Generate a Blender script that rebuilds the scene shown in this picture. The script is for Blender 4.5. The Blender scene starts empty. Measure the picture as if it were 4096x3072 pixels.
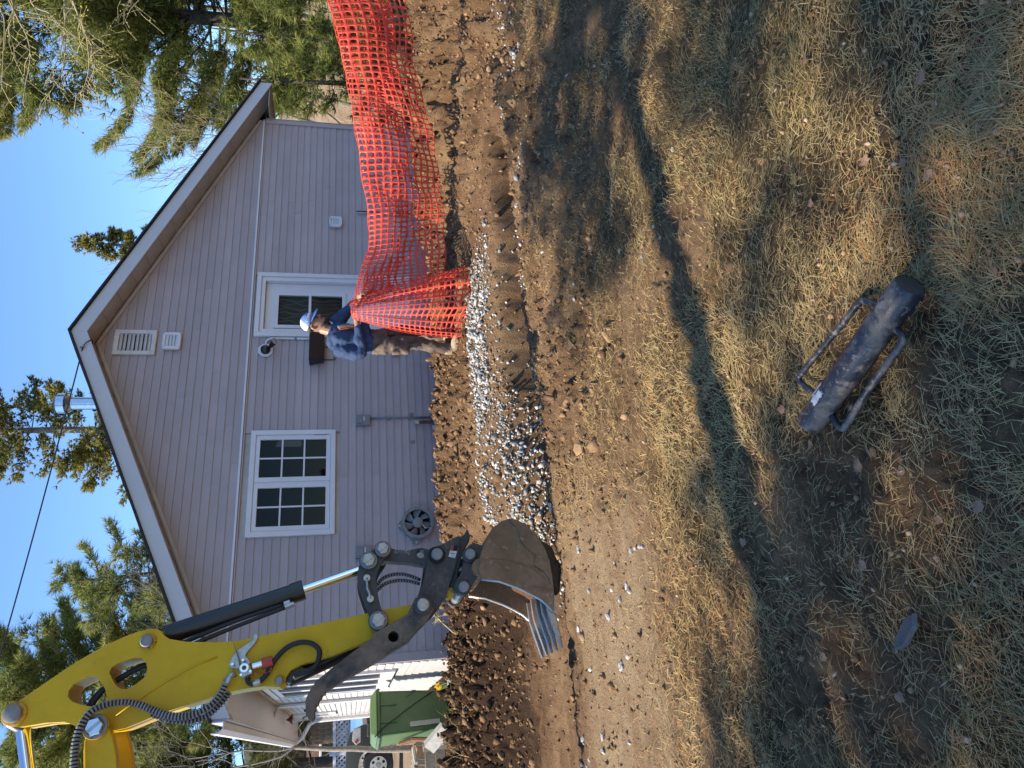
import bpy, bmesh, math, random
import numpy as np
from mathutils import Vector, Matrix
from mathutils.geometry import tessellate_polygon
R = math.radians
SC = bpy.context.scene; COL = SC.collection
rnd = random.Random(7); RNG = np.random.default_rng(7)

# ---------------------------------------------------------------- camera, sky, sun, exposure
PITCH = 12.5016
cam_d = bpy.data.cameras.new('camera'); cam = bpy.data.objects.new('camera', cam_d); COL.objects.link(cam)
cam_d.sensor_fit = 'HORIZONTAL'; cam_d.sensor_width = 36; cam_d.lens = 36*2900/4096
cam_d.clip_start = .05; cam_d.clip_end = 2000
_cp, _sp = math.cos(R(PITCH)), math.sin(R(PITCH))
fwd, rgt, upv = Vector((0, _cp, -_sp)), Vector((1, 0, 0)), Vector((0, _sp, _cp))
M4 = Matrix((-upv, rgt, -fwd)).transposed().to_4x4()          # the phone was held on its side: world up points left in the picture
M4.translation = (0, 0, 1.5); cam.matrix_world = M4
SC.camera = cam
SUN_EL, SUN_DIR = R(49), Vector((-.934, -.358, 0)).normalized()  # horizontal direction towards the sun
to_sun = Vector((SUN_DIR.x*math.cos(SUN_EL), SUN_DIR.y*math.cos(SUN_EL), math.sin(SUN_EL)))
world = bpy.data.worlds.new('World'); SC.world = world; world.use_nodes = True
wn = world.node_tree.nodes; wl = world.node_tree.links
bg = wn['Background']; sky = wn.new('ShaderNodeTexSky'); sky.sky_type = 'NISHITA'; sky.sun_disc = False
sky.sun_elevation = SUN_EL; sky.sun_rotation = math.atan2(SUN_DIR.x, SUN_DIR.y); sky.altitude = 0; sky.air_density = 1.0; sky.dust_density = .1; sky.ozone_density = 4.0
tint = wn.new('ShaderNodeMix'); tint.data_type = 'RGBA'; tint.blend_type = 'MULTIPLY'; tint.inputs[0].default_value = 1; tint.inputs[7].default_value = (.80, .94, 1.07, 1)
wl.new(sky.outputs[0], tint.inputs[6]); wl.new(tint.outputs[2], bg.inputs[0]); bg.inputs[1].default_value = .132
sun_d = bpy.data.lights.new('sun', 'SUN'); sun = bpy.data.objects.new('sun', sun_d); COL.objects.link(sun)
sun_d.energy = 5.0; sun_d.angle = R(.53); sun_d.color = (1, .88, .70)
sun.rotation_euler = (-to_sun).to_track_quat('-Z', 'Y').to_euler(); sun.location = (-20, 8, 25)
vs = SC.view_settings; vs.view_transform = 'Standard'; vs.look = 'None'; vs.gamma = 1; vs.exposure = 1.05; vs.use_curve_mapping = False

# ---------------------------------------------------------------- materials
def mat(name, col, rough=.6, metal=0, var=.25, vscale=6, bump=.0, bscale=60, col2=None, spec=.5, trans=0, coat=0, fine=0):
    m = bpy.data.materials.new(name); m.use_nodes = True
    n, l = m.node_tree.nodes, m.node_tree.links; b = n['Principled BSDF']
    b.inputs['Roughness'].default_value = rough; b.inputs['Metallic'].default_value = metal
    b.inputs['Specular IOR Level'].default_value = spec
    if coat: b.inputs['Coat Weight'].default_value = coat; b.inputs['Coat Roughness'].default_value = .12
    tc = n.new('ShaderNodeTexCoord')
    nz = n.new('ShaderNodeTexNoise'); nz.inputs['Scale'].default_value = vscale; nz.inputs['Detail'].default_value = 8; nz.inputs['Roughness'].default_value = .65
    l.new(tc.outputs['Object'], nz.inputs['Vector'])
    rp = n.new('ShaderNodeValToRGB')
    c2 = col2 if col2 else tuple(c*(1-var) for c in col)
    rp.color_ramp.elements[0].color = (*c2, 1); rp.color_ramp.elements[0].position = .36
    rp.color_ramp.elements[1].color = (*col, 1); rp.color_ramp.elements[1].position = .62
    l.new(nz.outputs[0], rp.inputs[0]); l.new(rp.outputs[0], b.inputs['Base Color'])
    if bump:
        n2 = n.new('ShaderNodeTexNoise'); n2.inputs['Scale'].default_value = bscale; n2.inputs['Detail'].default_value = 10; n2.inputs['Roughness'].default_value = .7
        l.new(tc.outputs['Object'], n2.inputs['Vector'])
        bp = n.new('ShaderNodeBump'); bp.inputs['Strength'].default_value = bump; bp.inputs['Distance'].default_value = .02
        l.new(n2.outputs[0], bp.inputs['Height']); l.new(bp.outputs[0], b.inputs['Normal'])
    if trans:
        tr = n.new('ShaderNodeBsdfTranslucent'); l.new(rp.outputs[0], tr.inputs[0])
        mx = n.new('ShaderNodeMixShader'); mx.inputs[0].default_value = trans
        l.new(b.outputs[0], mx.inputs[1]); l.new(tr.outputs[0], mx.inputs[2]); l.new(mx.outputs[0], n['Material Output'].inputs[0])
    return m
def attr_mat(name, stops, rough=.8, trans=0, spec=.2, noise=0, attr='tint'):
    """colour picked per blade / per clod from the float attribute 'tint' through a ramp"""
    m = bpy.data.materials.new(name); m.use_nodes = True
    n, l = m.node_tree.nodes, m.node_tree.links; b = n['Principled BSDF']
    b.inputs['Roughness'].default_value = rough; b.inputs['Specular IOR Level'].default_value = spec
    a = n.new('ShaderNodeAttribute'); a.attribute_name = attr
    rp = n.new('ShaderNodeValToRGB'); e = rp.color_ramp.elements
    while len(e) < len(stops): e.new(.5)
    for q, (p, c) in zip(e, stops): q.position = p; q.color = (*c, 1)
    l.new(a.outputs['Fac'], rp.inputs[0]); src = rp.outputs[0]
    if noise:
        tc = n.new('ShaderNodeTexCoord'); nz = n.new('ShaderNodeTexNoise'); nz.inputs['Scale'].default_value = noise; nz.inputs['Detail'].default_value = 8
        l.new(tc.outputs['Object'], nz.inputs['Vector'])
        mp = n.new('ShaderNodeMapRange'); mp.inputs['From Min'].default_value = .3; mp.inputs['From Max'].default_value = .7; mp.inputs['To Min'].default_value = .7; mp.inputs['To Max'].default_value = 1.15
        l.new(nz.outputs[0], mp.inputs[0])
        vm = n.new('ShaderNodeVectorMath'); vm.operation = 'SCALE'; l.new(src, vm.inputs[0]); l.new(mp.outputs[0], vm.inputs['Scale']); src = vm.outputs[0]
        bp = n.new('ShaderNodeBump'); bp.inputs['Strength'].default_value = .5; bp.inputs['Distance'].default_value = .01; l.new(nz.outputs[0], bp.inputs['Height']); l.new(bp.outputs[0], b.inputs['Normal'])
    l.new(src, b.inputs['Base Color'])
    if trans:
        tr = n.new('ShaderNodeBsdfTranslucent'); l.new(src, tr.inputs[0])
        mx = n.new('ShaderNodeMixShader'); mx.inputs[0].default_value = trans
        l.new(b.outputs[0], mx.inputs[1]); l.new(tr.outputs[0], mx.inputs[2]); l.new(mx.outputs[0], n['Material Output'].inputs[0])
    return m
MT = dict(
    siding=mat('vinyl_siding', (.40, .325, .312), .5, var=.12, vscale=1.3, bump=.12, bscale=90),
    siding_pale=mat('pale_siding', (.47, .44, .42), .5, var=.08, vscale=1.3, bump=.1, bscale=90),  # long side wall: paler than the gable boards
    white=mat('white_trim', (.64, .62, .62), .45, var=.08, vscale=3),
    fascia=mat('fascia_metal', (.50, .50, .51), .42, var=.07, vscale=1.5, bump=.05, bscale=14),
    soffit=mat('soffit', (.47, .42, .37), .6, var=.25, vscale=2.2),
    shingle=mat('roof_shingle', (.035, .034, .035), .9, var=.4, vscale=30, bump=.6, bscale=120),
    ventp=mat('vent_plastic', (.62, .58, .54), .55, var=.22, vscale=9),
    dark=mat('dark_void', (.012, .012, .012), .9, var=.2),
    black=mat('black_paint', (.012, .012, .013), .35, var=.3, vscale=12),
    rubber=mat('black_rubber', (.018, .018, .018), .65, var=.3, vscale=15, bump=.2),
    grey=mat('grey_plastic', (.20, .205, .21), .5, var=.15, vscale=8),
    greyd=mat('dull_grey_plastic', (.23, .23, .225), .6, var=.35, vscale=14),
    steel=mat('bright_steel', (.62, .62, .62), .18, 1, var=.15, vscale=20),
    zinc=mat('zinc_fitting', (.42, .42, .40), .38, .8, var=.3, vscale=30),
    chrome=mat('chrome_rod', (.75, .75, .75), .08, 1, var=.05),
    yellow=mat('yellow_paint', (.60, .385, .004), .5, var=.12, vscale=2.5, bump=.05, bscale=200, col2=(.50, .31, .004), spec=.3),
    yellowd=mat('worn_yellow_paint', (.60, .34, .006), .45, var=.3, vscale=6, col2=(.30, .17, .012)),
    linkp=mat('dark_grey_cast_steel', (.052, .052, .05), .5, .1, var=.35, vscale=9, bump=.25, bscale=60, col2=(.036, .033, .03)),
    couplp=mat('dusty_coupler_steel', (.06, .055, .05), .55, .1, var=.4, vscale=7, bump=.25, bscale=50, col2=(.028, .027, .027)),
    thumbp=mat('muddy_thumb_steel', (.15, .11, .075), .7, .0, var=.5, vscale=5, bump=.35, bscale=40, col2=(.028, .027, .028)),
    bucketp=mat('earth_stained_bucket', (.26, .165, .09), .7, 0, var=.5, vscale=3.0, bump=.5, bscale=30, col2=(.15, .092, .05), spec=.25),
    worn=mat('ground_worn_steel', (.50, .46, .41), .3, .7, var=.35, vscale=14, bump=.2),
    rust=mat('rust', (.15, .06, .025), .8, var=.5, vscale=25, bump=.3),
    net=mat('orange_red_net', (.85, .115, .068), .42, var=.12, vscale=2, trans=.42),
    bin=mat('green_bin', (.085, .15, .055), .5, var=.18, vscale=3, bump=.06),
    sticker=mat('sticker_white', (.66, .64, .60), .6, var=.4, vscale=40),
    stickerb=mat('beige_tape', (.45, .42, .35), .7, var=.2, vscale=30),
    red=mat('red_plastic', (.42, .045, .025), .5, var=.3, vscale=20),
    bluebin=None,
    pvc=mat('old_pvc', (.50, .47, .43), .6, var=.6, vscale=12),
    wood=mat('grey_wood', (.30, .25, .19), .85, var=.45, vscale=6, bump=.5, bscale=30),
    bark=mat('pine_bark', (.10, .082, .066), .9, var=.55, vscale=9, bump=.9, bscale=24),
    barkg=mat('grey_bark', (.27, .24, .20), .9, var=.45, vscale=14, bump=.5, bscale=40),
    barky=mat('yellowish_twig', (.40, .34, .19), .8, var=.35, vscale=10),
    brick=mat('brown_brick', (.20, .105, .08), .85, var=.3, vscale=20),
    stone=mat('dark_slate', (.11, .105, .10), .75, var=.3, vscale=9, bump=.4),
    curtain=mat('curtain', (.10, .09, .062), .9, var=.3, vscale=8, trans=.1),
    truck=mat('black_car_paint', (.006, .008, .018), .12, .2, var=.1, coat=.9),
)
def glass(name, tint, alpha):
    m = bpy.data.materials.new(name); m.use_nodes = True; n, l = m.node_tree.nodes, m.node_tree.links
    b = n['Principled BSDF']; b.inputs['Base Color'].default_value = (*tint, 1); b.inputs['Roughness'].default_value = .03; b.inputs['Specular IOR Level'].default_value = .16
    t = n.new('ShaderNodeBsdfTransparent'); mx = n.new('ShaderNodeMixShader'); mx.inputs[0].default_value = alpha
    l.new(t.outputs[0], mx.inputs[1]); l.new(b.outputs[0], mx.inputs[2]); l.new(mx.outputs[0], n['Material Output'].inputs[0])
    return m
MT['pane'] = glass('window_glass', (.006, .006, .007), .86)
MT['panedoor'] = glass('door_glass', (.02, .02, .02), .22)
MT['clear'] = glass('clear_lamp_plastic', (.7, .7, .7), .35)

def layers(m, L):
    """lay blotches of mud, scratches and chips over a material: (scale, from, to, colour, amount)"""
    n, l = m.node_tree.nodes, m.node_tree.links; b = n['Principled BSDF']
    tc = n.new('ShaderNodeTexCoord'); base = b.inputs['Base Color'].links[0].from_socket; rg = b.inputs['Roughness'].default_value; rsrc = None
    for sc, lo, hi, col, am in L:
        z = n.new('ShaderNodeTexNoise'); z.inputs['Scale'].default_value = sc; z.inputs['Detail'].default_value = 10; z.inputs['Roughness'].default_value = .72; z.inputs['Distortion'].default_value = .6; l.new(tc.outputs['Object'], z.inputs['Vector'])
        mp = n.new('ShaderNodeMapRange'); mp.inputs['From Min'].default_value = lo; mp.inputs['From Max'].default_value = hi; mp.inputs['To Max'].default_value = am; l.new(z.outputs[0], mp.inputs[0])
        mx = n.new('ShaderNodeMix'); mx.data_type = 'RGBA'; l.new(mp.outputs[0], mx.inputs[0]); l.new(base, mx.inputs[6]); mx.inputs[7].default_value = (*col, 1); base = mx.outputs[2]
        rm = n.new('ShaderNodeMix'); rm.data_type = 'FLOAT'; l.new(mp.outputs[0], rm.inputs[0]); rm.inputs[3].default_value = .85
        if rsrc: l.new(rsrc, rm.inputs[2])
        else: rm.inputs[2].default_value = rg
        rsrc = rm.outputs[0]
    l.new(base, b.inputs['Base Color']); l.new(rsrc, b.inputs['Roughness']); return m
def weather_siding(m, streak):
    n, l = m.node_tree.nodes, m.node_tree.links; b = n['Principled BSDF']; base = b.inputs['Base Color'].links[0].from_socket
    oi = n.new('ShaderNodeObjectInfo'); mp = n.new('ShaderNodeMapRange'); mp.inputs['To Min'].default_value = .92; mp.inputs['To Max'].default_value = 1.05; l.new(oi.outputs['Random'], mp.inputs[0])
    vm = n.new('ShaderNodeVectorMath'); vm.operation = 'SCALE'; l.new(base, vm.inputs[0]); l.new(mp.outputs[0], vm.inputs['Scale'])
    g = n.new('ShaderNodeNewGeometry'); sx = n.new('ShaderNodeSeparateXYZ'); l.new(g.outputs['Position'], sx.inputs[0])
    nz = n.new('ShaderNodeTexNoise'); nz.inputs['Scale'].default_value = 5; nz.inputs['Detail'].default_value = 9; l.new(g.outputs['Position'], nz.inputs['Vector'])
    ad = n.new('ShaderNodeMath'); ad.operation = 'MULTIPLY_ADD'; ad.inputs[1].default_value = 1.4; l.new(nz.outputs[0], ad.inputs[0]); l.new(sx.outputs['Z'], ad.inputs[2])
    mr = n.new('ShaderNodeMapRange'); mr.inputs['From Min'].default_value = .75; mr.inputs['From Max'].default_value = 1.25; mr.inputs['To Min'].default_value = .45; mr.inputs['To Max'].default_value = 0; l.new(ad.outputs[0], mr.inputs[0])
    mx = n.new('ShaderNodeMix'); mx.data_type = 'RGBA'; l.new(mr.outputs[0], mx.inputs[0]); l.new(vm.outputs[0], mx.inputs[6]); mx.inputs[7].default_value = (.20, .145, .10, 1); l.new(mx.outputs[2], b.inputs['Base Color'])
    wv = n.new('ShaderNodeTexNoise'); wv.inputs['Scale'].default_value = 1.6; wv.inputs['Detail'].default_value = 2; l.new(g.outputs['Position'], wv.inputs['Vector'])
    bp = n.new('ShaderNodeBump'); bp.inputs['Strength'].default_value = .35; bp.inputs['Distance'].default_value = .05; l.new(wv.outputs[0], bp.inputs['Height']); old = b.inputs['Normal'].links[0].from_node; l.new(bp.outputs[0], old.inputs['Normal'])
weather_siding(MT['siding'], 1)
MT['bluebin'] = layers(mat('navy_driver', (.034, .036, .046), .32, .15, var=.45, vscale=9, bump=.12, bscale=90, col2=(.012, .014, .022)), [(7, .50, .62, (.20, .16, .12), .8), (30, .55, .63, (.22, .20, .175), .8), (80, .60, .67, (.33, .31, .29), .85)])
layers(MT['bucketp'], [(5, .50, .60, (.15, .095, .052), .8), (16, .56, .64, (.40, .29, .18), .6), (60, .58, .68, (.11, .065, .035), .7), (9, .64, .67, (.12, .055, .025), .9)])
layers(MT['thumbp'], [(6, .46, .60, (.19, .135, .085), .75), (45, .56, .66, (.24, .175, .11), .6)])
layers(MT['couplp'], [(7, .52, .64, (.17, .13, .09), .6), (50, .58, .66, (.22, .17, .12), .6)])
layers(MT['linkp'], [(40, .60, .68, (.15, .12, .09), .6)])
layers(MT['yellow'], [(14, .66, .70, (.10, .07, .03), .7), (50, .66, .70, (.16, .11, .03), .6), (1.6, .52, .75, (.45, .27, .03), .5)])
layers(MT['yellowd'], [(20, .5, .6, (.06, .045, .03), .8)])

# ---------------------------------------------------------------- mesh helpers
def tag(o, label=None, cat=None, group=None, kind=None):
    if label: o['label'] = label
    if cat: o['category'] = cat
    if group: o['group'] = group
    if kind: o['kind'] = kind
    return o
def empty(name, loc, label, cat, group=None):
    o = bpy.data.objects.new(name, None); COL.objects.link(o); o.location = loc; o.empty_display_size = .1
    return tag(o, label, cat, group)
def wloc(o):
    v = Vector(o.location)
    while o.parent: o = o.parent; v += o.location
    return v
class MB:
    def __init__(s): s.v = []; s.f = []
    def add(s, vs_, fs_):
        k = len(s.v); s.v += [tuple(p) for p in vs_]; s.f += [tuple(i+k for i in f) for f in fs_]; return s
    def box(s, c, size, rot=None):
        c = Vector(c); h = [x/2 for x in size]; P = []
        for x in (-1, 1):
            for y in (-1, 1):
                for z in (-1, 1):
                    p = Vector((x*h[0], y*h[1], z*h[2])); p = rot @ p if rot else p; P.append(c+p)
        return s.add(P, [(0,1,3,2), (4,6,7,5), (0,4,5,1), (2,3,7,6), (0,2,6,4), (1,5,7,3)])
    def hexa(s, lo, hi):      # two quads (4 pts each, same winding)
        return s.add(list(lo)+list(hi), [(3,2,1,0), (4,5,6,7), (0,1,5,4), (1,2,6,5), (2,3,7,6), (3,0,4,7)])
    def tube(s, path, r, seg=10, cap=True, ell=1.0):
        path = [Vector(p) for p in path]; n = len(path)
        rs = r if hasattr(r, '__len__') else [r]*n
        t0 = (path[1]-path[0]).normalized()
        a = t0.orthogonal().normalized(); rings = []
        for i in range(n):
            t = (path[min(i+1, n-1)]-path[max(i-1, 0)]).normalized()
            a = (a-t*a.dot(t));  a = a.normalized() if a.length > 1e-6 else t.orthogonal().normalized()
            b = t.cross(a)
            rings.append([path[i]+(a*math.cos(k*2*math.pi/seg)+b*math.sin(k*2*math.pi/seg)*ell)*rs[i] for k in range(seg)])
        V = [p for ring in rings for p in ring]; F = []
        for i in range(n-1):
            for k in range(seg):
                q = (k+1) % seg; F.append((i*seg+k, i*seg+q, (i+1)*seg+q, (i+1)*seg+k))
        if cap: F += [tuple(range(seg))[::-1], tuple((n-1)*seg+k for k in range(seg))]
        return s.add(V, F)
    def cyl(s, p0, p1, r, seg=16, r1=None): return s.tube([p0, p1], [r, r if r1 is None else r1], seg)
    def ring(s, c, axis, r0, r1, h, seg=24):     # washer centred at c
        ax = Vector(axis).normalized(); a = ax.orthogonal().normalized(); b = ax.cross(a); c = Vector(c); V = []
        for k in range(seg):
            d = a*math.cos(k*2*math.pi/seg)+b*math.sin(k*2*math.pi/seg)
            V += [c+d*r0-ax*h/2, c+d*r1-ax*h/2, c+d*r1+ax*h/2, c+d*r0+ax*h/2]
        F = []
        for k in range(seg):
            q = (k+1) % seg
            for j in range(4): F.append((k*4+j, q*4+j, q*4+(j+1) % 4, k*4+(j+1) % 4))
        return s.add(V, F)
    def prism(s, poly, m0, m1, holes=()):        # poly in 2D; m0, m1 map (a, b) to 3D on the two faces
        loops = [list(poly)]+[list(h) for h in holes]; flat = [p for L in loops for p in L]; n = len(flat)
        tris = tessellate_polygon([[Vector((p[0], p[1], 0)) for p in L] for L in loops])
        V = [m0(*p) for p in flat]+[m1(*p) for p in flat]
        def area(t):
            a, b, c = (flat[i] for i in t); return (b[0]-a[0])*(c[1]-a[1])-(b[1]-a[1])*(c[0]-a[0])
        F = []
        for t in tris:
            t = tuple(t) if area(t) > 0 else tuple(t)[::-1]
            F += [t[::-1], tuple(i+n for i in t)]
        k = 0
        for li, L in enumerate(loops):
            A = sum(L[i][0]*L[(i+1) % len(L)][1]-L[(i+1) % len(L)][0]*L[i][1] for i in range(len(L)))
            ccw = (A > 0) == (li == 0)
            for i in range(len(L)):
                p, q = k+i, k+(i+1) % len(L)
                F.append((p, q, q+n, p+n) if ccw else (q, p, p+n, q+n))
            k += len(L)
        return s.add(V, F)
    def build(s, name, m, parent=None, smooth=False, bevel=0, base=True, auto=False):
        me = bpy.data.meshes.new(name); V = np.array([tuple(p) for p in s.v], float)
        lo, hi = V.min(0), V.max(0); c = (lo+hi)/2
        if base and parent is None: c[2] = lo[2]
        me.from_pydata((V-c).tolist(), [], s.f); me.materials.append(MT[m] if isinstance(m, str) else m)
        bm = bmesh.new(); bm.from_mesh(me); bmesh.ops.recalc_face_normals(bm, faces=bm.faces); bm.to_mesh(me); bm.free()
        if smooth:
            me.polygons.foreach_set('use_smooth', [True]*len(me.polygons))
            if auto: me.set_sharp_from_angle(angle=R(38))
        me.update()
        o = bpy.data.objects.new(name, me); COL.objects.link(o)
        if parent: o.parent = parent; o.location = Vector(c)-wloc(parent)
        else: o.location = c
        if bevel:
            b = o.modifiers.new('bevel', 'BEVEL'); b.width = bevel; b.segments = 2; b.limit_method = 'ANGLE'; b.angle_limit = R(40)
        return o
def np_mesh(name, V, F, m, attrs=None, smooth=False, fv=3, parent=None, origin=None):
    """fast mesh from numpy arrays, F is (n, fv)"""
    me = bpy.data.meshes.new(name); V = np.asarray(V, np.float32); F = np.asarray(F, np.int32)
    c = np.array(origin, np.float32) if origin is not None else np.zeros(3, np.float32)
    me.vertices.add(len(V)); me.vertices.foreach_set('co', (V-c).ravel())
    me.loops.add(F.size); me.loops.foreach_set('vertex_index', F.ravel())
    me.polygons.add(len(F)); me.polygons.foreach_set('loop_start', np.arange(0, F.size, fv, dtype=np.int32))
    me.polygons.foreach_set('loop_total', np.full(len(F), fv, np.int32))
    if smooth: me.polygons.foreach_set('use_smooth', np.ones(len(F), bool))
    for k, a in (attrs or {}).items():
        at = me.attributes.new(k, 'FLOAT', 'POINT'); at.data.foreach_set('value', np.asarray(a, np.float32))
    me.materials.append(MT[m] if isinstance(m, str) else m); me.update(calc_edges=True); me.validate()
    o = bpy.data.objects.new(name, me); COL.objects.link(o)
    if parent: o.parent = parent; o.location = Vector(c.tolist())-wloc(parent)
    else: o.location = c.tolist()
    return o
# wall frame: s along the gable wall (to the right), n out of the wall (towards the viewer), z up
W0 = Vector((-.55138, 9.99043, 0)); D1 = Vector((.893371, .449319, 0)); NV = Vector((.449319, -.893371, 0)); ZV = Vector((0, 0, 1))
def W(s, n, z): return W0+D1*s+NV*n+ZV*z
def WF(n): return lambda s, z: W(s, n, z)
WROT = Matrix((D1, -NV, ZV)).transposed()      # local x = along the wall, y = into the wall
def prism_w(poly, n0, n1, holes=()): return MB().prism(poly, WF(n0), WF(n1), holes) if n1 < n0 else MB().prism([p for p in poly], WF(n1), WF(n0), holes)
def smooth_poly(P, it=1):
    for _ in range(it):
        Q = []
        for i in range(len(P)):
            a, b = P[i], P[(i+1) % len(P)]
            Q += [(a[0]*.75+b[0]*.25, a[1]*.75+b[1]*.25), (a[0]*.25+b[0]*.75, a[1]*.25+b[1]*.75)]
        P = Q
    return P
def spline(P, sub=6):
    P = [Vector(p) for p in P]; out = []
    for i in range(len(P)-1):
        p0, p1, p2, p3 = P[max(i-1, 0)], P[i], P[i+1], P[min(i+2, len(P)-1)]
        for k in range(sub):
            t = k/sub
            out.append(.5*((2*p1)+(p2-p0)*t+(2*p0-5*p1+4*p2-p3)*t*t+(3*p1-p0-3*p2+p3)*t**3))
    return out+[P[-1]]
# noise
_perm = np.random.default_rng(3).integers(0, 1 << 30, 4096)
def _h(ix, iy, s): return _perm[(_perm[(ix+s*131) & 4095] + iy) & 4095]/float(1 << 30)
def vnoise(x, y, s=0):
    ix, iy = np.floor(x).astype(np.int64), np.floor(y).astype(np.int64); fx, fy = x-ix, y-iy
    fx, fy = fx*fx*(3-2*fx), fy*fy*(3-2*fy)
    a = _h(ix, iy, s); b = _h(ix+1, iy, s); c = _h(ix, iy+1, s); d = _h(ix+1, iy+1, s)
    return (a+(b-a)*fx+(c-a)*fy+(a-b-c+d)*fx*fy)*2-1
def fbm(x, y, oct=5, s=0, g=.5):
    r = 0; a = 1; t = 0
    for i in range(oct):
        r = r+a*vnoise(x*2**i+i*17.3, y*2**i-i*9.1, s+i); t += a; a *= g
    return r/t
def cells(x, y, sc, seed, fill=.8):
    """packed round lumps: height of the tallest lump over each point, in metres"""
    x, y = x*sc, y*sc; ix, iy = np.floor(x).astype(np.int64), np.floor(y).astype(np.int64); h = np.zeros_like(x)
    for a in (-1, 0, 1):
        for b in (-1, 0, 1):
            cx, cy = ix+a, iy+b; r = .28+.52*_h(cx, cy, seed+2)**1.6; r = np.where(_h(cx, cy, seed+3) < fill, r, .01)
            d2 = ((cx+.15+.7*_h(cx, cy, seed)-x)**2*(.8+.6*_h(cx, cy, seed+5))+(cy+.15+.7*_h(cx, cy, seed+1)-y)**2)/(r*r)
            h = np.maximum(h, np.sqrt(np.maximum(0, 1-d2))*r)
    return h/sc
def sst(a, b, x):
    t = np.clip((x-a)/(b-a), 0, 1); return t*t*(3-2*t)
def to_sn(x, y):
    dx, dy = x-W0.x, y-W0.y; return dx*D1.x+dy*D1.y, dx*NV.x+dy*NV.y

# ================================================================ THE SETTING: ground, trench, soil banks
def gmask(s, n, x, y):
    """0 bare dirt .. 1 lawn"""
    e = 5.55+.35*fbm(s*.9, n*.9, 4, 21)+.35*sst(-2.6, -3.6, s)-.45*sst(.2, 1.6, s)
    g = sst(e-.55, e+.75, n+.25*fbm(s*3, n*3, 3, 22))
    back = sst(-1.2, -3.0, n)*sst(4.5, 6.5, np.abs(s-1.2))+sst(-7.5, -10, s)*sst(1.5, .2, n)
    g = g*(1-.75*sst(.12, .42, fbm(x*1.7+3, y*1.7, 4, 28)))
    return np.clip(g+.8*back, 0, 1)
def ground_h(x, y, fine=True):
    s, n = to_sn(x, y)
    lft = sst(-2.0, -3.1, s); rgt_ = sst(1.0, 3.2, s)
    z = .13*sst(7.6, 4.3, n)
    z = z+.06*sst(4.3, 3.0, n)*(1-lft)
    nc = 1.75-1.15*lft+.35*rgt_; A = .30-.07*lft+.10*rgt_+.05*fbm(s*.7, s*0+3, 3, 5); wf = 1.15-.45*lft; wb = .9-.45*lft
    d = n-nc
    heap = np.where(d > 0, np.exp(-(d/wf)**2*1.6), np.exp(-(d/wb)**2*1.6))
    z = z+A*heap*sst(-.25, .5, n+.6*sst(5.0, 6, s)+.6*sst(-3.0, -3.6, s))
    z = z-.26*lft*sst(1.0, 1.9, n)*sst(4.35, 4.05, n)                                     # dug floor on the left
    z = z+.13*np.exp(-((n-3.2)/.42)**2)*sst(-3.6, -2.8, s)*sst(1.0, -.3, s)               # gravel hump
    nn_ = n-.05*np.sin(s*1.7)+.07*fbm(s*2.5, n*2.5, 3, 301)+(.012*fbm(s*9, n*9, 2, 302) if fine else 0); gen = sst(-3.3, -2.9, s)*sst(-1.2, -1.9, s); slot = sst(3.72-.22*gen+.06*rgt_, 3.92+.05*gen+.06*rgt_, nn_)*sst(4.38-.04*rgt_, 4.28-.04*rgt_, nn_)*sst(1.9, 1.2, s)
    z = z-(.50-.06*lft-.1*gen)*slot
    z = z+.03*rgt_*sst(5.4, 4.8, n)*sst(4.2, 4.5, n)
    z = z+sst(.6, -1.0, n)*sst(5.45, 6.0, s)*.25+sst(.6, -.5, n)*sst(-3.2, -4.0, s)*.06
    if fine:
        g = gmask(s, n, x, y)
        bank = heap*(.6+.7*lft)+.75*rgt_*sst(5.6, 5.0, n)
        ridge = sst(.3, 1.2, s)*np.exp(-((n-4.75)/.38)**2)
        rough = .016+.075*np.clip(bank, 0, 1)*(n > .1)+.05*ridge+.02*sst(-2.6, -1.8, s)*sst(4.2, 4.6, n)*sst(6.3, 5.6, n)
        rough = rough*(1-.72*sst(-2.5, -3.3, s)*sst(4.45, 4.8, n)*sst(6.4, 5.6, n))       # driven-over smooth strip
        rough = rough+.030*g
        f1 = fbm(x*5, y*5, 5, 1, .55); f2 = 1-2*np.abs(fbm(x*7.3+5, y*7.3, 4, 9, .6))
        z = z+rough*(f1*1.1+.7*f2*(1-g))+.02*fbm(x*.8, y*.8, 3, 14)
        q = np.clip(rough/.06, .12, 1.5)*(1-.8*g)
        wx_, wy_ = x+.05*fbm(x*9, y*9, 4, 51, .7), y+.05*fbm(x*9+7, y*9, 4, 52, .7)
        z = z+q*(.8*cells(wx_, wy_, 5.5, 200, .4)*np.clip(rough/.07, 0, 1)+.65*cells(wx_, wy_, 12, 210, .6)+.6*cells(wx_, wy_, 26, 220, .7)-.030*np.abs(fbm(x*11, y*11, 4, 230, .75))+.035*fbm(x*34, y*34, 2, 240, .7))-.01*q-q*1.5*cells(x+.04*fbm(x*14, y*14, 3, 77), y+.04*fbm(x*14, y*14, 3, 78), 8.5, 260, .22)-q*1.2*cells(x, y, 19, 270, .25)
        z = z+.012*(1-g)*np.clip(fbm(x*22, y*22, 3, 31, .6), -1, 1)*(.4+sst(.01, .05, rough))
        z = z+.010*np.sin((n*1.0+.15*np.sin(s*2))*19)*np.exp(-((n-5.0)/.45)**2)*lft*(1-g)     # track marks
    return z
ROWS = []; yy = .7
while yy < 15: ROWS.append(yy); yy += .0068*max(yy, 1.6)
ROWS = np.array(ROWS); NC = 720
T = np.linspace(-1, 1, NC); T = np.sign(T)*np.abs(T)**1.25
GX = T[None, :]*(2.0+.78*ROWS[:, None]); GY = np.repeat(ROWS[:, None], NC, 1)
GZ = ground_h(GX, GY)
S_, N_ = to_sn(GX, GY); G_ = gmask(S_, N_, GX, GY)
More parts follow.
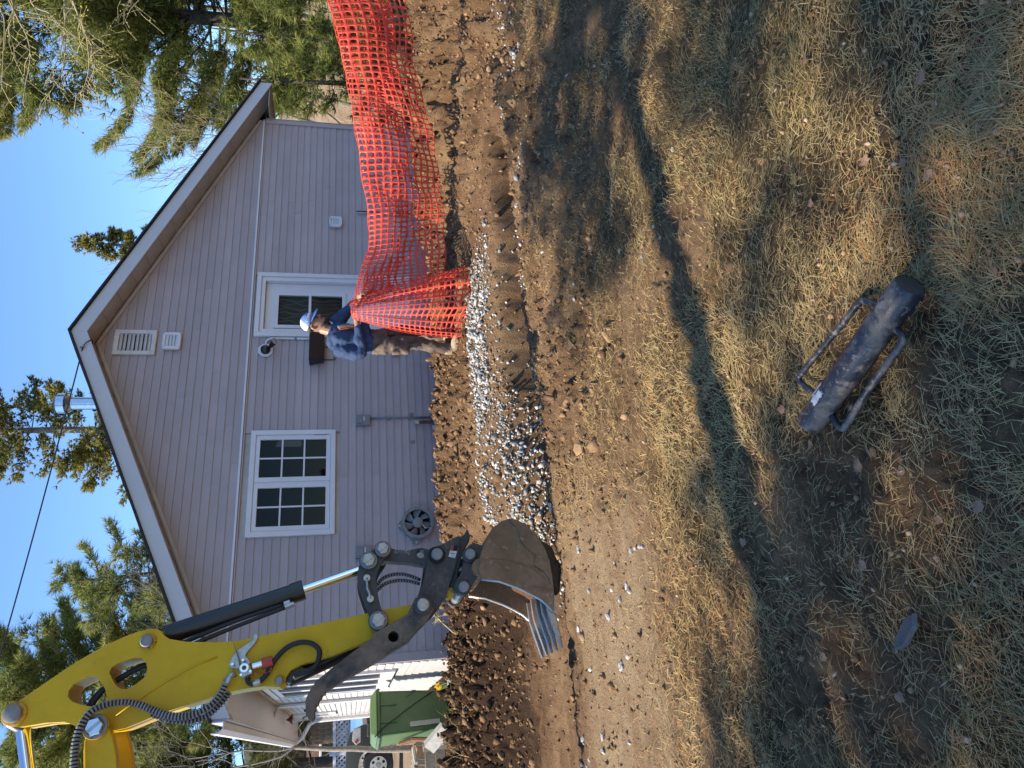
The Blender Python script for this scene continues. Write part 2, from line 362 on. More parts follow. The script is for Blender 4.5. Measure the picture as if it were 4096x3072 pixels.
lf_ = sst(-2.0, -3.1, S_)
tint = .50+.22*fbm(GX*2.2, GY*2.2, 5, 40)+.30*sst(-2.2, -3.2, S_)*sst(4.4, 4.8, N_)*sst(6.5, 5.6, N_)-.30*sst(3.0, 1.8, N_)*(.35+.65*lf_)  # soil bank darkened, most at the left: moist soil plus painted-in shade
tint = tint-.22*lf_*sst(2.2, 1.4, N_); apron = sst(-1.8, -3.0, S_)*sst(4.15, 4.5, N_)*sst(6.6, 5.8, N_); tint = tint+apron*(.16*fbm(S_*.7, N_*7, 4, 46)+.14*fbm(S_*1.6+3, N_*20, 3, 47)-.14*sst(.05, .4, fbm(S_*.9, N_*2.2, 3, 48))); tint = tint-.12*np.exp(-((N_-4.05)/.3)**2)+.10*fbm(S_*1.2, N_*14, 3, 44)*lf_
nr = len(ROWS); I = np.arange(nr*NC).reshape(nr, NC)
F = np.stack([I[:-1, :-1], I[:-1, 1:], I[1:, 1:], I[1:, :-1]], -1).reshape(-1, 4)
def soil_material():
    m = bpy.data.materials.new('soil'); m.use_nodes = True; n, l = m.node_tree.nodes, m.node_tree.links; b = n['Principled BSDF']
    b.inputs['Roughness'].default_value = .95; b.inputs['Specular IOR Level'].default_value = .15
    tc = n.new('ShaderNodeTexCoord')
    def noise(sc, det=10, ro=.65):
        z = n.new('ShaderNodeTexNoise'); z.inputs['Scale'].default_value = sc; z.inputs['Detail'].default_value = det; z.inputs['Roughness'].default_value = ro
        l.new(tc.outputs['Object'], z.inputs['Vector']); return z
    def ramp(src, st):
        r = n.new('ShaderNodeValToRGB'); e = r.color_ramp.elements
        while len(e) < len(st): e.new(.5)
        for q, (p, c) in zip(e, st): q.position = p; q.color = (*c, 1)
        l.new(src, r.inputs[0]); return r
    a = n.new('ShaderNodeAttribute'); a.attribute_name = 'tint'; g = n.new('ShaderNodeAttribute'); g.attribute_name = 'lawn'
    n1 = noise(9, 12, .7)
    ad = n.new('ShaderNodeMath'); ad.operation = 'MULTIPLY_ADD'; ad.inputs[1].default_value = .75; l.new(n1.outputs[0], ad.inputs[0])
    sb = n.new('ShaderNodeMath'); sb.operation = 'SUBTRACT'; sb.inputs[1].default_value = .375; l.new(a.outputs['Fac'], sb.inputs[0]); l.new(sb.outputs[0], ad.inputs[2])
    r1 = ramp(ad.outputs[0], [(.1, (.055, .031, .018)), (.42, (.19, .113, .06)), (.62, (.285, .184, .102)), (.9, (.40, .29, .175))])
    n2 = noise(26, 8, .7)
    r2 = ramp(n2.outputs[0], [(.35, (.06, .040, .022)), (.5, (.14, .092, .048)), (.62, (.21, .15, .075)), (.72, (.16, .135, .055))])
    mx = n.new('ShaderNodeMix'); mx.data_type = 'RGBA'; l.new(g.outputs['Fac'], mx.inputs[0]); l.new(r1.outputs[0], mx.inputs[6]); l.new(r2.outputs[0], mx.inputs[7])
    l.new(mx.outputs[2], b.inputs['Base Color'])
    n3 = noise(55, 12, .75); n4 = noise(230, 4, .6)
    mm = n.new('ShaderNodeMath'); mm.operation = 'MULTIPLY_ADD'; mm.inputs[1].default_value = .3; l.new(n4.outputs[0], mm.inputs[0]); l.new(n3.outputs[0], mm.inputs[2])
    bp = n.new('ShaderNodeBump'); bp.inputs['Strength'].default_value = 1.0; bp.inputs['Distance'].default_value = .05
    l.new(mm.outputs[0], bp.inputs['Height']); l.new(bp.outputs[0], b.inputs['Normal'])
    return m
MT['soil'] = soil_material()
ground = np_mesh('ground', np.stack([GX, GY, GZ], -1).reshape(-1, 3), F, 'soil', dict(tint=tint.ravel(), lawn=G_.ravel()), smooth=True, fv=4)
tag(ground, kind='structure')
# far ground: one coarse sheet beneath, out to the horizon
q = np.concatenate([np.linspace(-400, -40, 13), np.linspace(-36, 36, 37), np.linspace(40, 400, 13)])
FX, FY = np.meshgrid(q, q); fs, fn = to_sn(FX, FY)
FZ = ground_h(FX, FY, False)*(np.hypot(FX, FY) < 40)+.06*sst(30, 60, np.hypot(FX, FY))-.60*(np.abs(FX) < 2.0+.9*np.abs(FY))*(FY > -1)*(FY < 17)-.05
hill = sst(1, 16, FX-8+.25*(FY-20))*sst(12, 34, FY)*5.5+sst(18, 60, FY)*sst(-70, -10, FX)*1.2
FZ = FZ+hill
I = np.arange(FX.size).reshape(FX.shape); F = np.stack([I[:-1, :-1], I[:-1, 1:], I[1:, 1:], I[1:, :-1]], -1).reshape(-1, 4)
MT['litter'] = mat('leaf_litter_ground', (.20, .145, .095), .95, var=.5, vscale=1.6, bump=.9, bscale=9, col2=(.14, .095, .06))
terrain = np_mesh('terrain', np.stack([FX, FY, FZ], -1).reshape(-1, 3), F, 'litter', smooth=True, fv=4); tag(terrain, kind='structure')
def terrain_z(x, y):
    x, y = np.float64(x), np.float64(y)
    h = float(ground_h(x, y, False))*(math.hypot(x, y) < 40)-.05
    return h+float(sst(1, 16, x-8+.25*(y-20))*sst(12, 34, y)*5.5+sst(18, 60, y)*sst(-70, -10, x)*1.2)
def gz(x, y): return float(ground_h(np.array([float(x)]), np.array([float(y)]))[0])

# ---- stones and clods: rough little polyhedra joined into one mesh each (nobody could count them)
_t = (1+5**.5)/2
ICO_V = np.array([(-1,_t,0),(1,_t,0),(-1,-_t,0),(1,-_t,0),(0,-1,_t),(0,1,_t),(0,-1,-_t),(0,1,-_t),(_t,0,-1),(_t,0,1),(-_t,0,-1),(-_t,0,1)])/1.9
ICO_F = np.array([(0,11,5),(0,5,1),(0,1,7),(0,7,10),(0,10,11),(1,5,9),(5,11,4),(11,10,2),(10,7,6),(7,1,8),(3,9,4),(3,4,2),(3,2,6),(3,6,8),(3,8,9),(4,9,5),(2,4,11),(6,2,10),(8,6,7),(9,8,1)])
def rand_rot(n):
    q = RNG.normal(size=(n, 4)); q /= np.linalg.norm(q, axis=1)[:, None]; w, x, y, z = q.T
    return np.stack([1-2*(y*y+z*z), 2*(x*y-z*w), 2*(x*z+y*w), 2*(x*y+z*w), 1-2*(x*x+z*z), 2*(y*z-x*w), 2*(x*z-y*w), 2*(y*z+x*w), 1-2*(x*x+y*y)], -1).reshape(n, 3, 3)
OCT_V = np.array([(1,0,0),(-1,0,0),(0,1,0),(0,-1,0),(0,0,1),(0,0,-1)])*1.05
OCT_F = np.array([(0,2,4),(2,1,4),(1,3,4),(3,0,4),(2,0,5),(1,2,5),(3,1,5),(0,3,5)])
def rubble(name, P, size, m, jit=.35, flat=.75, tint=None, sharp=True, parent=None, octa=False):
    IV, IF = (OCT_V, OCT_F) if octa else (ICO_V, ICO_F); nv = len(IV)
    n = len(P); V = IV[None]*(1+RNG.uniform(-jit, jit, (n, nv, 1)))*RNG.uniform(.6, 1.15, (n, 1, 3))*np.array([1, 1, flat])
    V = np.einsum('nij,nkj->nki', rand_rot(n), V)*size[:, None, None]+P[:, None, :]
    F = (IF[None]+nv*np.arange(n)[:, None, None]).reshape(-1, 3)
    tn = RNG.random(n) if tint is None else tint
    return np_mesh(name, V.reshape(-1, 3), F, m, dict(tint=np.repeat(tn, nv)), smooth=not sharp, parent=parent)
MT['clod'] = attr_mat('soil_clods', [(0, (.085, .047, .025)), (.5, (.195, .115, .06)), (1, (.31, .20, .11))], .95, noise=40)
MT['gravel'] = attr_mat('crushed_stone', [(0, (.15, .145, .13)), (.3, (.29, .285, .27)), (.7, (.42, .415, .395)), (1, (.56, .545, .51))], .7, noise=25)
def scatter(n, s0, s1, n0, n1, prob):
    s = RNG.uniform(s0, s1, n); nn = RNG.uniform(n0, n1, n); k = RNG.random(n) < prob(s, nn); s, nn = s[k], nn[k]
    x = W0.x+D1.x*s+NV.x*nn; y = W0.y+D1.y*s+NV.y*nn
    return s, nn, x, y, ground_h(x, y)
def lam(s): return sst(-2.0, -3.1, s)
# clods over banks and trench sides
s, n, x, y, z = scatter(42000, -7, 9, .15, 5.9, lambda s, n: .22+.7*np.exp(-((n-(1.75-1.1*lam(s)))/.8)**2)+.5*sst(.4, 1.3, s)*np.exp(-((n-4.75)/.35)**2)-.2*sst(-2.5, -3.3, s)*sst(1.6, 2.2, n))
sz = RNG.lognormal(math.log(.0125), .55, len(s))*(1+.6*sst(3, 1.2, n)); sz = np.clip(sz, .004, .045)
lw = sst(2.6, .8, n)
tag(rubble('soil_clods', np.stack([x, y, z+sz*.15], -1), sz, 'clod', .55, .8, np.clip(RNG.normal(.48, .2, len(s))-.18*lw*lam(s), 0, 1)), kind='stuff')  # left-bank clods darkened to follow the bank tint
s, n, x, y, z = scatter(62000, -6.5, 9, -.2, 5.6, lambda s, n: .75*np.exp(-((n-(1.6-1.0*lam(s)))/.75)**2)*(.35+.65*lam(s))+.30*sst(.6, 2, s)*sst(5.4, 4.6, n)+.08)
sz = np.clip(RNG.lognormal(math.log(.0105), .5, len(s)), .004, .034)
tag(rubble('soil_crumb_layer', np.stack([x, y, z+sz*.3], -1), sz, 'clod', .6, .8, np.clip(RNG.normal(.45, .24, len(s))-.15*lam(s)*sst(2.6, .8, n), 0, 1), octa=True), kind='stuff')  # crumbs there take the same darker tint
# crumbs on the dirt apron and between the grass
s, n, x, y, z = scatter(16000, -6, 4, 4.2, 8.6, lambda s, n: .25+.6*sst(6.3, 5.2, n)*sst(-3.2, -2.0, s)+.1)
sz = np.clip(RNG.lognormal(math.log(.0075), .5, len(s)), .003, .03)
tag(rubble('soil_crumbs', np.stack([x, y, z+sz*.1], -1), sz, 'clod', .4, .8, np.clip(RNG.normal(.5, .22, len(s)), 0, 1), sharp=False), kind='stuff')
# crushed white stone in and beside the trench
def gdens(s, n):
    a = np.exp(-((n-3.38-.05*np.sin(s*2))/(.17+.22*sst(.6, -1.6, s)))**4)*sst(-3.3, -2.9, s)*sst(1.1, -.9, s)*(.15+.85*sst(-.22, .08, fbm(s*1.9, n*3.6, 4, 61)))
    a = np.maximum(a, .95*np.exp(-((n-3.1)/.16)**2)*sst(-1.2, -.5, s)*.5*sst(.7, .2, s)*sst(-.02, .2, fbm(s*3, n*5, 4, 63)))
    b = .62*np.exp(-((n-4.0)/.24)**2)*sst(-3.2, -2.8, s)*sst(1.0, -1.9, s)*sst(-.3, .4, fbm(s*3, n*3, 3, 65))
    c = .55*np.exp(-((n-4.55-.12*np.sin(s*3))/.17)**2)*sst(-1.5, -.8, s)*sst(1.5, .9, s)*sst(-.1, .35, fbm(s*3.5, n*3.5, 3, 62))
    e = .75*np.exp(-((n-4.95)/.13)**2)*sst(1.0, 1.3, s)*sst(2.2, 1.7, s)*sst(-.1, .3, fbm(s*4.5, n*4.5, 3, 64))
    return np.clip(a+b+c+e+.0012, 0, 1)
s, n, x, y, z = scatter(62000, -4.6, 3.6, 2.5, 5.3, gdens)
sz = np.clip(RNG.lognormal(math.log(.0115), .45, len(s)), .008, .045)
tag(rubble('gravel', np.stack([x, y, z+sz*.28+RNG.uniform(0, .012, len(s))], -1), sz, 'gravel', .45, .6), kind='stuff')

# ---- grass: every blade is a bent, tapering ribbon; the colour belongs to the blade
def blades(name, x, y, z, L, wd, lean, az, tint, m, curl=.5):
    n = len(x); d = np.stack([np.cos(az), np.sin(az)], -1); sd = np.stack([-d[:, 1], d[:, 0]], -1)
    V = np.zeros((n, 7, 3), np.float32)
    for k, (t, wk) in enumerate([(0, 1), (.42, .85), (.78, .55)]):
        ang = lean*(1-curl*.6*(1-t)); r = L*t*np.sin(ang); h = L*t*np.cos(ang)-L*.35*curl*t*t*np.sin(lean)
        cx = x+d[:, 0]*r+sd[:, 0]*curl*.12*L*t*t; cy = y+d[:, 1]*r+sd[:, 1]*curl*.12*L*t*t
        for j, sg in enumerate((-1, 1)):
            V[:, 2*k+j, 0] = cx+sg*sd[:, 0]*wd*wk/2; V[:, 2*k+j, 1] = cy+sg*sd[:, 1]*wd*wk/2; V[:, 2*k+j, 2] = z+np.maximum(h, .002)
    r = L*np.sin(lean); V[:, 6, 0] = x+d[:, 0]*r+sd[:, 0]*curl*.12*L; V[:, 6, 1] = y+d[:, 1]*r+sd[:, 1]*curl*.12*L; V[:, 6, 2] = z+np.maximum(L*np.cos(lean)-L*.35*curl*np.sin(lean), .003)
    F0 = np.array([(0,1,3),(0,3,2),(2,3,5),(2,5,4),(4,5,6)]); F = (F0[None]+7*np.arange(n)[:, None, None]).reshape(-1, 3)
    return np_mesh(name, V.reshape(-1, 3), F, m, dict(tint=np.repeat(tint, 7)))
MT['grass'] = attr_mat('lawn_blades', [(0, (.095, .095, .03)), (.22, (.165, .15, .05)), (.42, (.27, .205, .085)), (.62, (.40, .295, .135)), (.82, (.54, .42, .21)), (.93, (.38, .19, .075)), (1, (.46, .25, .11))], .75, trans=.28)
def lawn(n, y0, y1, p):
    u = RNG.random(n); yy = y0*(y1/y0)**u                                   # more blades close by
    xx = RNG.uniform(-1, 1, n)*(.75+.66*yy); s, nn = to_sn(xx, yy); g = gmask(s, nn, xx, yy)
    cl = fbm(xx*4.5, yy*4.5, 4, 80); k = RNG.random(n) < g*p*(.45+.75*sst(-.35, .25, cl))
    return xx[k], yy[k], s[k], nn[k], g[k], cl[k]
x, y, s, n, g, cl = lawn(200000, 1.15, 6.2, 1.0)
green = fbm(x*1.3+4, y*1.3, 4, 90)+.28*sst(.1, 1.6, x)+.15*sst(2.6, 1.5, y)-.12
orange = fbm(x*2.1-9, y*2.1, 3, 95)+.25*sst(.4, -.8, x)
kind = RNG.random(len(x)); isg = kind < np.clip(.07+.5*green, .02, .5); iso = (~isg) & (RNG.random(len(x)) < np.clip(.16+.6*orange, .03, .55))
flow = fbm(x*1.6, y*1.6, 3, 97)*4.5
L = RNG.uniform(.022, .085, len(x))*np.where(isg, .95, 1)*np.where(iso, 1.1, 1)*(.8+.35*sst(-.2, .4, cl)); lean = np.where(isg, RNG.uniform(.65, 1.4, len(x)), RNG.uniform(1.1, 1.57, len(x)))
tn = np.where(isg, RNG.uniform(0, .38, len(x)), np.where(iso, RNG.uniform(.9, 1, len(x)), RNG.uniform(.45, .84, len(x))))
z = ground_h(x, y)+RNG.uniform(0, .012, len(x))
tag(blades('grass', x, y, z, L, RNG.uniform(.0012, .0027, len(x)), lean, flow+RNG.normal(0, .9, len(x)), tn, 'grass', .42), kind='stuff')
# bits of leaf litter and bark between the blades
x, y, s, n, g, cl = lawn(5200, 1.2, 6.0, .9); sz = RNG.uniform(.004, .013, len(x))
MT['litterbits'] = attr_mat('leaf_litter', [(0, (.08, .05, .03)), (.5, (.24, .145, .08)), (1, (.42, .29, .18))], .85)
tag(rubble('leaf_litter', np.stack([x, y, ground_h(x, y)+.012+RNG.uniform(0, .02, len(x))], -1), sz, 'litterbits', .5, .18, octa=True), kind='stuff')
# straw-like short roots and dead grass on the torn dirt
s = RNG.uniform(-5, 2.2, 26000); n = RNG.uniform(4.5, 6.4, 26000); k = RNG.random(26000) < (.12+.65*sst(-.05, .3, fbm(s*2.3, n*2.3, 4, 71)))*(1-.85*sst(-2.7, -3.3, s)*sst(5.9, 5.5, n)); s, n = s[k], n[k]
x = W0.x+D1.x*s+NV.x*n; y = W0.y+D1.y*s+NV.y*n
tag(blades('dead_grass', x, y, ground_h(x, y)+.003, RNG.uniform(.03, .085, len(x)), RNG.uniform(.002, .004, len(x)), RNG.uniform(1.1, 1.57, len(x)), RNG.uniform(0, 6.28, len(x)), RNG.uniform(.5, .95, len(x)), 'grass', .7), kind='stuff')
# dry stalks on the soil bank by the forest edge
s = np.concatenate([RNG.uniform(5.6, 9, 1500), RNG.uniform(-7.5, -3.2, 1300)]); n = np.concatenate([RNG.uniform(-1.5, 1.3, 1500), RNG.uniform(-1.0, .9, 1300)])
x = W0.x+D1.x*s+NV.x*n; y = W0.y+D1.y*s+NV.y*n
tag(blades('dry_weeds', x, y, ground_h(x, y), RNG.uniform(.12, .4, len(x)), RNG.uniform(.003, .006, len(x)), RNG.uniform(.3, 1.3, len(x)), RNG.uniform(0, 6.28, len(x)), RNG.uniform(.15, .8, len(x)), 'grass', .8), kind='stuff')

# ================================================================ THE HOUSE
house = empty('house', W(1.2, 0, .2), 'one-storey house with a pinkish vinyl-sided gable end and a white roof edge', 'house')
SL, RS, ZT = .435, 1.2, 4.98                      # roof slope, ridge position, fascia top
def rake(s): return ZT-SL*abs(s-RS)
def board(sa, sb, z0, z1, parent=house, f=None, top=None, n0=.017, n1=.004, mt='siding'):
    """one lapped siding board; f maps (s, n, z) to the world, top gives its upper ends where the rake cuts it"""
    f = f or W; ta, tb = top or (sa, sb)
    fr = [f(sa, n0, z0), f(sb, n0, z0), f(tb, n1, z1), f(ta, n1, z1)]
    bk = [f(sa, -.012, z0), f(sb, -.012, z0), f(tb, -.012, z1), f(ta, -.012, z1)]
    return MB().hexa(bk, fr).build('siding_board', mt, parent)
def split(a, b, holes):
    out = [(a, b)]
    for h0, h1 in holes:
        nxt = []
        for p, q in out:
            if h1 <= p or h0 >= q: nxt.append((p, q)); continue
            if h0 > p: nxt.append((p, h0))
            if h1 < q: nxt.append((h1, q))
        out = nxt
    return out
OPEN = [(-1.47, -.10, 1.72, 2.75), (1.36, 2.39, .64, 2.80)]
Z0, PT = .235, .1006
for i in range(26):
    z0, z1 = Z0+i*PT, Z0+(i+1)*PT+.004
    hol = [(a, b) for a, b, c, d in OPEN if z1 > c and z0 < d]
    for a, b in split(-3.02, 5.40, hol):
        cut = [a, b]
        if b-a > 4 or (b-a > 2.4 and rnd.random() < .4): cut = [a, a+(b-a)*rnd.uniform(.3, .7), b]
        for k in range(len(cut)-1):
            w_ = rnd.uniform(-.0015, .0015)
            board(cut[k]-(.03 if k else 0), cut[k+1], z0+w_, z1, n0=.017+.003*k, n1=.004+.003*k)
z0 = 2.895
while z0 < 4.72:
    z1 = min(z0+.1085, 4.78)
    h0, h1 = (4.80-z0)/SL, max((4.80-z1)/SL, .01)
    a, b, ta, tb = RS-h0, RS+h0, RS-h1, RS+h1
    a, ta = max(a, -3.02), max(ta, -3.02); b, tb = min(b, 5.40), min(tb, 5.40)
    if b-a > 3.5:
        c = a+(b-a)*rnd.uniform(.3, .7); board(a, c, z0, z1, top=(ta, c)); board(c-.03, b, z0, z1, top=(c-.03, tb), n0=.020, n1=.007)
    else: board(a, b, z0, z1, top=(ta, tb))
    z0 += .1045
# inner walls: solid behind the boards, open at the window and the door
gable = [(-3.03, -.35), (5.43, -.35), (5.43, 2.95), (RS, 4.85), (-3.03, 2.95)]
prism_w(gable, -.013, -.13, [[(a, c), (b, c), (b, d), (a, d)] for a, b, c, d in OPEN]).build('inner_wall', 'soffit', house)
m = MB(); m.hexa([W(5.30, -.14, -.3), W(5.43, -.14, -.3), W(5.43, -.14, 2.9), W(5.30, -.14, 2.9)], [W(5.30, -11, -.3), W(5.43, -11, -.3), W(5.43, -11, 2.9), W(5.30, -11, 2.9)])
m.hexa([W(-3.03, -11.0, -.3), W(5.43, -11.0, -.3), W(5.43, -11.0, 2.9), W(-3.03, -11.0, 2.9)], [W(-3.03, -11.12, -.3), W(5.43, -11.12, -.3), W(5.43, -11.12, 2.9), W(-3.03, -11.12, 2.9)])
m.build('back_wall', 'siding', house)
prism_w([(-3.0, -.4), (5.40, -.4), (5.40, .232), (-3.0, .232)], .0, -.012).build('foundation', 'dark', house)
MB().hexa([W(-3.0, -.14, -.02), W(5.3, -.14, -.02), W(5.3, -.14, 0.02), W(-3.0, -.14, 0.02)], [W(-3.0, -11, -.02), W(5.3, -11, -.02), W(5.3, -11, .02), W(-3.0, -11, .02)]).build('floor_slab', 'dark', house)
# corner trims, belt channel
for s in (-3.05, 5.35): prism_w([(s, .2), (s+.10, .2), (s+.10, 2.86), (s, 2.86)], .034, -.012).build('corner_trim', 'siding', house, bevel=.004)
MB().hexa([W(5.43, -.012, .2), W(5.455, -.012, .2), W(5.455, .034, .2), W(5.43, .034, .2)], [W(5.43, -.012, 2.86), W(5.455, -.012, 2.86), W(5.455, .034, 2.86), W(5.43, .034, 2.86)]).build('corner_trim', 'siding', house)
prism_w([(-3.04, 2.868), (5.42, 2.868), (5.42, 2.895), (-3.04, 2.895)], .036, .0).build('belt_channel', 'white', house, bevel=.004)
prism_w([(-3.04, 2.845), (5.42, 2.845), (5.42, 2.862), (-3.04, 2.862)], .026, .0).build('belt_channel', 'siding', house, bevel=.003)
# rake fascia, frieze, soffit panels
for sg in (-1, 1):
    e = RS+sg*4.70
    prism_w([(RS, ZT), (e, rake(e)), (e, rake(e)-.185), (RS, ZT-.185)], .352, .332).build('fascia', 'fascia', house, bevel=.003)
    prism_w([(RS, ZT-.20), (RS+sg*4.2, rake(RS+sg*4.2)-.20), (RS+sg*4.2, rake(RS+sg*4.2)-.245), (RS, ZT-.245)], .034, .012).build('frieze_trim', 'soffit', house, bevel=.003)
    k = 0
    while k < 15:
        a, b = k*.314+.005, (k+1)*.314-.005
        sa, sb = RS+sg*a, RS+sg*b; za, zb = ZT-SL*a-.172, ZT-SL*b-.172; dz = rnd.uniform(-.002, .002)
        lo = [W(sa, .330, za+dz), W(sb, .330, zb+dz), W(sb, .002, zb+dz), W(sa, .002, za+dz)]
        MB().hexa(lo, [p+Vector((0, 0, .012)) for p in lo]).build('soffit_panel', 'soffit', house); k += 1
    # roof slab with a ragged shingle edge
    q = [RS]+[RS+sg*4.74*i/16 for i in range(1, 17)]
    up = [(s, rake(s)+.005) for s in q]; P = up+[(s, z+.022+rnd.uniform(-.003, .005)) for s, z in reversed(up)]
    prism_w(P, .39, -11.3).build('roof', 'shingle', house)
    prism_w([(RS, ZT+.004), (e+sg*.02, rake(e)+.004-SL*.02), (e+sg*.02, rake(e)-.004-SL*.02), (RS, ZT-.004)], .364, .353).build('drip_edge', 'black', house)
# eave boxes: soffit, fascia and gutter on the two long sides
for sg, wall_s, tip in ((-1, -3.03, -3.5), (1, 5.43, 5.9)):
    for k in range(100):
        t0, t1 = -.32+k*.1165, -.32+(k+1)*.1165-.012
        lo = [W(wall_s+sg*.004, -t0, 2.785), W(tip, -t0, 2.785), W(tip, -t1, 2.785), W(wall_s+sg*.004, -t1, 2.785)]
        if sg < 0 or k < 8: MB().hexa(lo, [p+Vector((0, 0, .010)) for p in lo]).build('soffit_panel', 'soffit' if sg > 0 else 'white', house)
    lo = [W(tip, .331, 2.765), W(tip+sg*.02, .331, 2.765), W(tip+sg*.02, .331, 2.93), W(tip, .331, 2.93)]
    MB().hexa(lo, [p-NV*11.6 for p in lo]).build('eave_fascia', 'fascia', house)
P = [(-3.525, 2.93), (-3.525, 2.80), (-3.60, 2.80), (-3.645, 2.86), (-3.645, 2.925), (-3.63, 2.925), (-3.63, 2.865), (-3.595, 2.815), (-3.54, 2.815), (-3.54, 2.93)]
prism_w(P, .37, -11.3).build('gutter', 'white', house, bevel=.003)
prism_w([(-3.53, 2.79), (-3.03, 2.79), (-3.03, 3.0), (-3.49, 2.93)], .33, .30).build('eave_return', 'fascia', house)

# ---- long side wall (in full sun)
def SWf(t, out, z): return W(-3.045-out, -t, z)
SOP = [(.62, 3.35, .98, 2.62), (8.25, 9.6, 1.85, 2.70)]
for i in range(26):
    z0, z1 = .20+i*.1006, .20+(i+1)*.1006+.004
    for a, b in split(.06, 10.9, [(p, q) for p, q, c, d in SOP if z1 > c and z0 < d]):
        cut = [a, b] if b-a < 2.5 else [a, a+(b-a)*rnd.uniform(.3, .7), b]
        for k in range(len(cut)-1): board(cut[k], cut[k+1], z0+rnd.uniform(-.002, .002), z1, f=SWf, n0=.017+.003*k, n1=.004+.003*k, mt='siding_pale')
m = MB(); SWm = lambda o: (lambda t, z: SWf(t, o, z))
m.prism([(.0, -.35), (11.1, -.35), (11.1, 2.9), (.0, 2.9)], SWm(-.13), SWm(-.014), [[(a, c), (b, c), (b, d), (a, d)] for a, b, c, d in SOP]); m.build('inner_wall', 'soffit', house)
m = MB(); m.prism([(10.9, .18), (11.0, .18), (11.0, 2.79), (10.9, 2.79)], SWm(-.012), SWm(.03)); m.build('corner_trim', 'white', house, bevel=.004)
for (a, b, c, d), nn in zip(SOP, (3, 2)):
    w = MB().prism([(a-.02, c-.02), (b+.02, c-.02), (b+.02, d+.02), (a-.02, d+.02)], SWm(.0), SWm(.05), [[(a+.06, c+.06), (b-.06, c+.06), (b-.06, d-.06), (a+.06, d-.06)]]).build('window', 'white', house, bevel=.005)
    wd_ = (b-a-.12)/nn
    for k in range(nn):
        p, q = a+.06+k*wd_+.004, a+.06+(k+1)*wd_-.004
        MB().prism([(p, c+.064), (q, c+.064), (q, d-.064), (p, d-.064)], SWm(-.01), SWm(.035), [[(p+.07, c+.14), (q-.07, c+.14), (q-.07, d-.14), (p+.07, d-.14)]]).build('sash', 'white', w, bevel=.004)
        MB().prism([(p+.06, c+.13), (q-.06, c+.13), (q-.06, d-.13), (p+.06, d-.13)], SWm(.0), SWm(.008)).build('pane', 'pane', w)
m = MB(); m.tube([SWf(4.9, .05, .3), SWf(4.9, .05, 2.70), SWf(4.9, .2, 2.78)], .04, 8); m.tube([SWf(5.15, .03, .9), SWf(5.15, .03, 2.78)], .022, 8); m.build('downspout', 'white', house, smooth=True, auto=True)
m = MB(); m.tube([SWf(11.0, .06, .15), SWf(11.0, .06, 2.35), SWf(11.1, .12, 2.5), SWf(11.3, .40, 2.68), SWf(11.3, .5, 2.82)], .05, 8); m.build('downspout', 'white', house, smooth=True, auto=True)
# ---- gable window
a, b, c, d = -1.49, -.08, 1.70, 2.765
win = prism_w([(a, c), (b, c), (b, d), (a, d)], .048, -.005, [[(a+.065, c+.065), (b-.065, c+.065), (b-.065, d-.065), (a+.065, d-.065)]]).build('window', 'white', house, bevel=.006)
prism_w([(-.803, c+.066), (-.787, c+.066), (-.787, d-.066), (-.803, d-.066)], .030, .0).build('mullion', 'white', win, bevel=.002)
for p, q in ((-.786, -.147), (-1.423, -.804)):
    g0, g1, h0, h1 = p+.062, q-.062, c+.12, d-.12
    prism_w([(p, c+.067), (q, c+.067), (q, d-.067), (p, d-.067)], .036, -.01, [[(g0, h0), (g1, h0), (g1, h1), (g0, h1)]]).build('sash', 'white', win, bevel=.004)
    mid = (g0+g1)/2; zs = [h0, h0+(h1-h0)/3, h0+2*(h1-h0)/3, h1]
    m = MB()
    m.add(*(lambda M: (M.v, M.f))(prism_w([(mid-.010, h0), (mid+.010, h0), (mid+.010, h1), (mid-.010, h1)], .028, .013)))
    for zz in zs[1:3]:
        for u, v in ((g0, mid-.0102), (mid+.0102, g1)): m.add(*(lambda M: (M.v, M.f))(prism_w([(u, zz-.010), (v, zz-.010), (v, zz+.010), (u, zz+.010)], .0275, .013)))
    m.build('muntin', 'white', win)
    for k in range(3):
        for u, v in ((g0, mid), (mid, g1)):
            prism_w([(u+.002, zs[k]+.002), (v-.002, zs[k]+.002), (v-.002, zs[k+1]-.002), (u+.002, zs[k+1]-.002)], .012, .006).build('pane', 'pane', win)
prism_w([(-.149, c+.11), (-.157, c+.11), (-.157, c+.28), (-.149, c+.28)], .038, .036).build('hinge', 'grey', win)
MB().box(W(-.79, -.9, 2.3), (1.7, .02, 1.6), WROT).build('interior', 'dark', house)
m = MB()
for k in range(9):
    s = -1.38+k*.028; m.tube([W(s, -.10, 2.72), W(s+.012, -.10+.02*(k % 2), 2.3), W(s-.03-.006*k, -.10, 1.75)], .018, 6)
m.build('curtain', 'curtain', house, smooth=True)
# ---- door
door = prism_w([(1.34, .62), (1.405, .62), (1.405, 2.755), (2.345, 2.755), (2.345, .62), (2.41, .62), (2.41, 2.82), (1.34, 2.82)], .05, -.005).build('door', 'white', house, bevel=.008)
prism_w([(1.405, .62), (1.47, .62), (1.47, 2.70), (2.28, 2.70), (2.28, .62), (2.345, .62), (2.345, 2.755), (1.405, 2.755)], .028, -.12).build('door_frame', 'white', door, bevel=.006)
prism_w([(1.473, .64), (2.277, .64), (2.277, 2.697), (1.473, 2.697)], -.045, -.088, [[(1.56, 1.62), (2.08, 1.62), (2.08, 2.525), (1.56, 2.525)]]).build('door_leaf', 'white', door, bevel=.003)
prism_w([(1.515, 1.575), (2.125, 1.575), (2.125, 2.57), (1.515, 2.57)], -.024, -.045, [[(1.57, 1.63), (2.07, 1.63), (2.07, 2.515), (1.57, 2.515)]]).build('glazing_frame', 'white', door, bevel=.006)
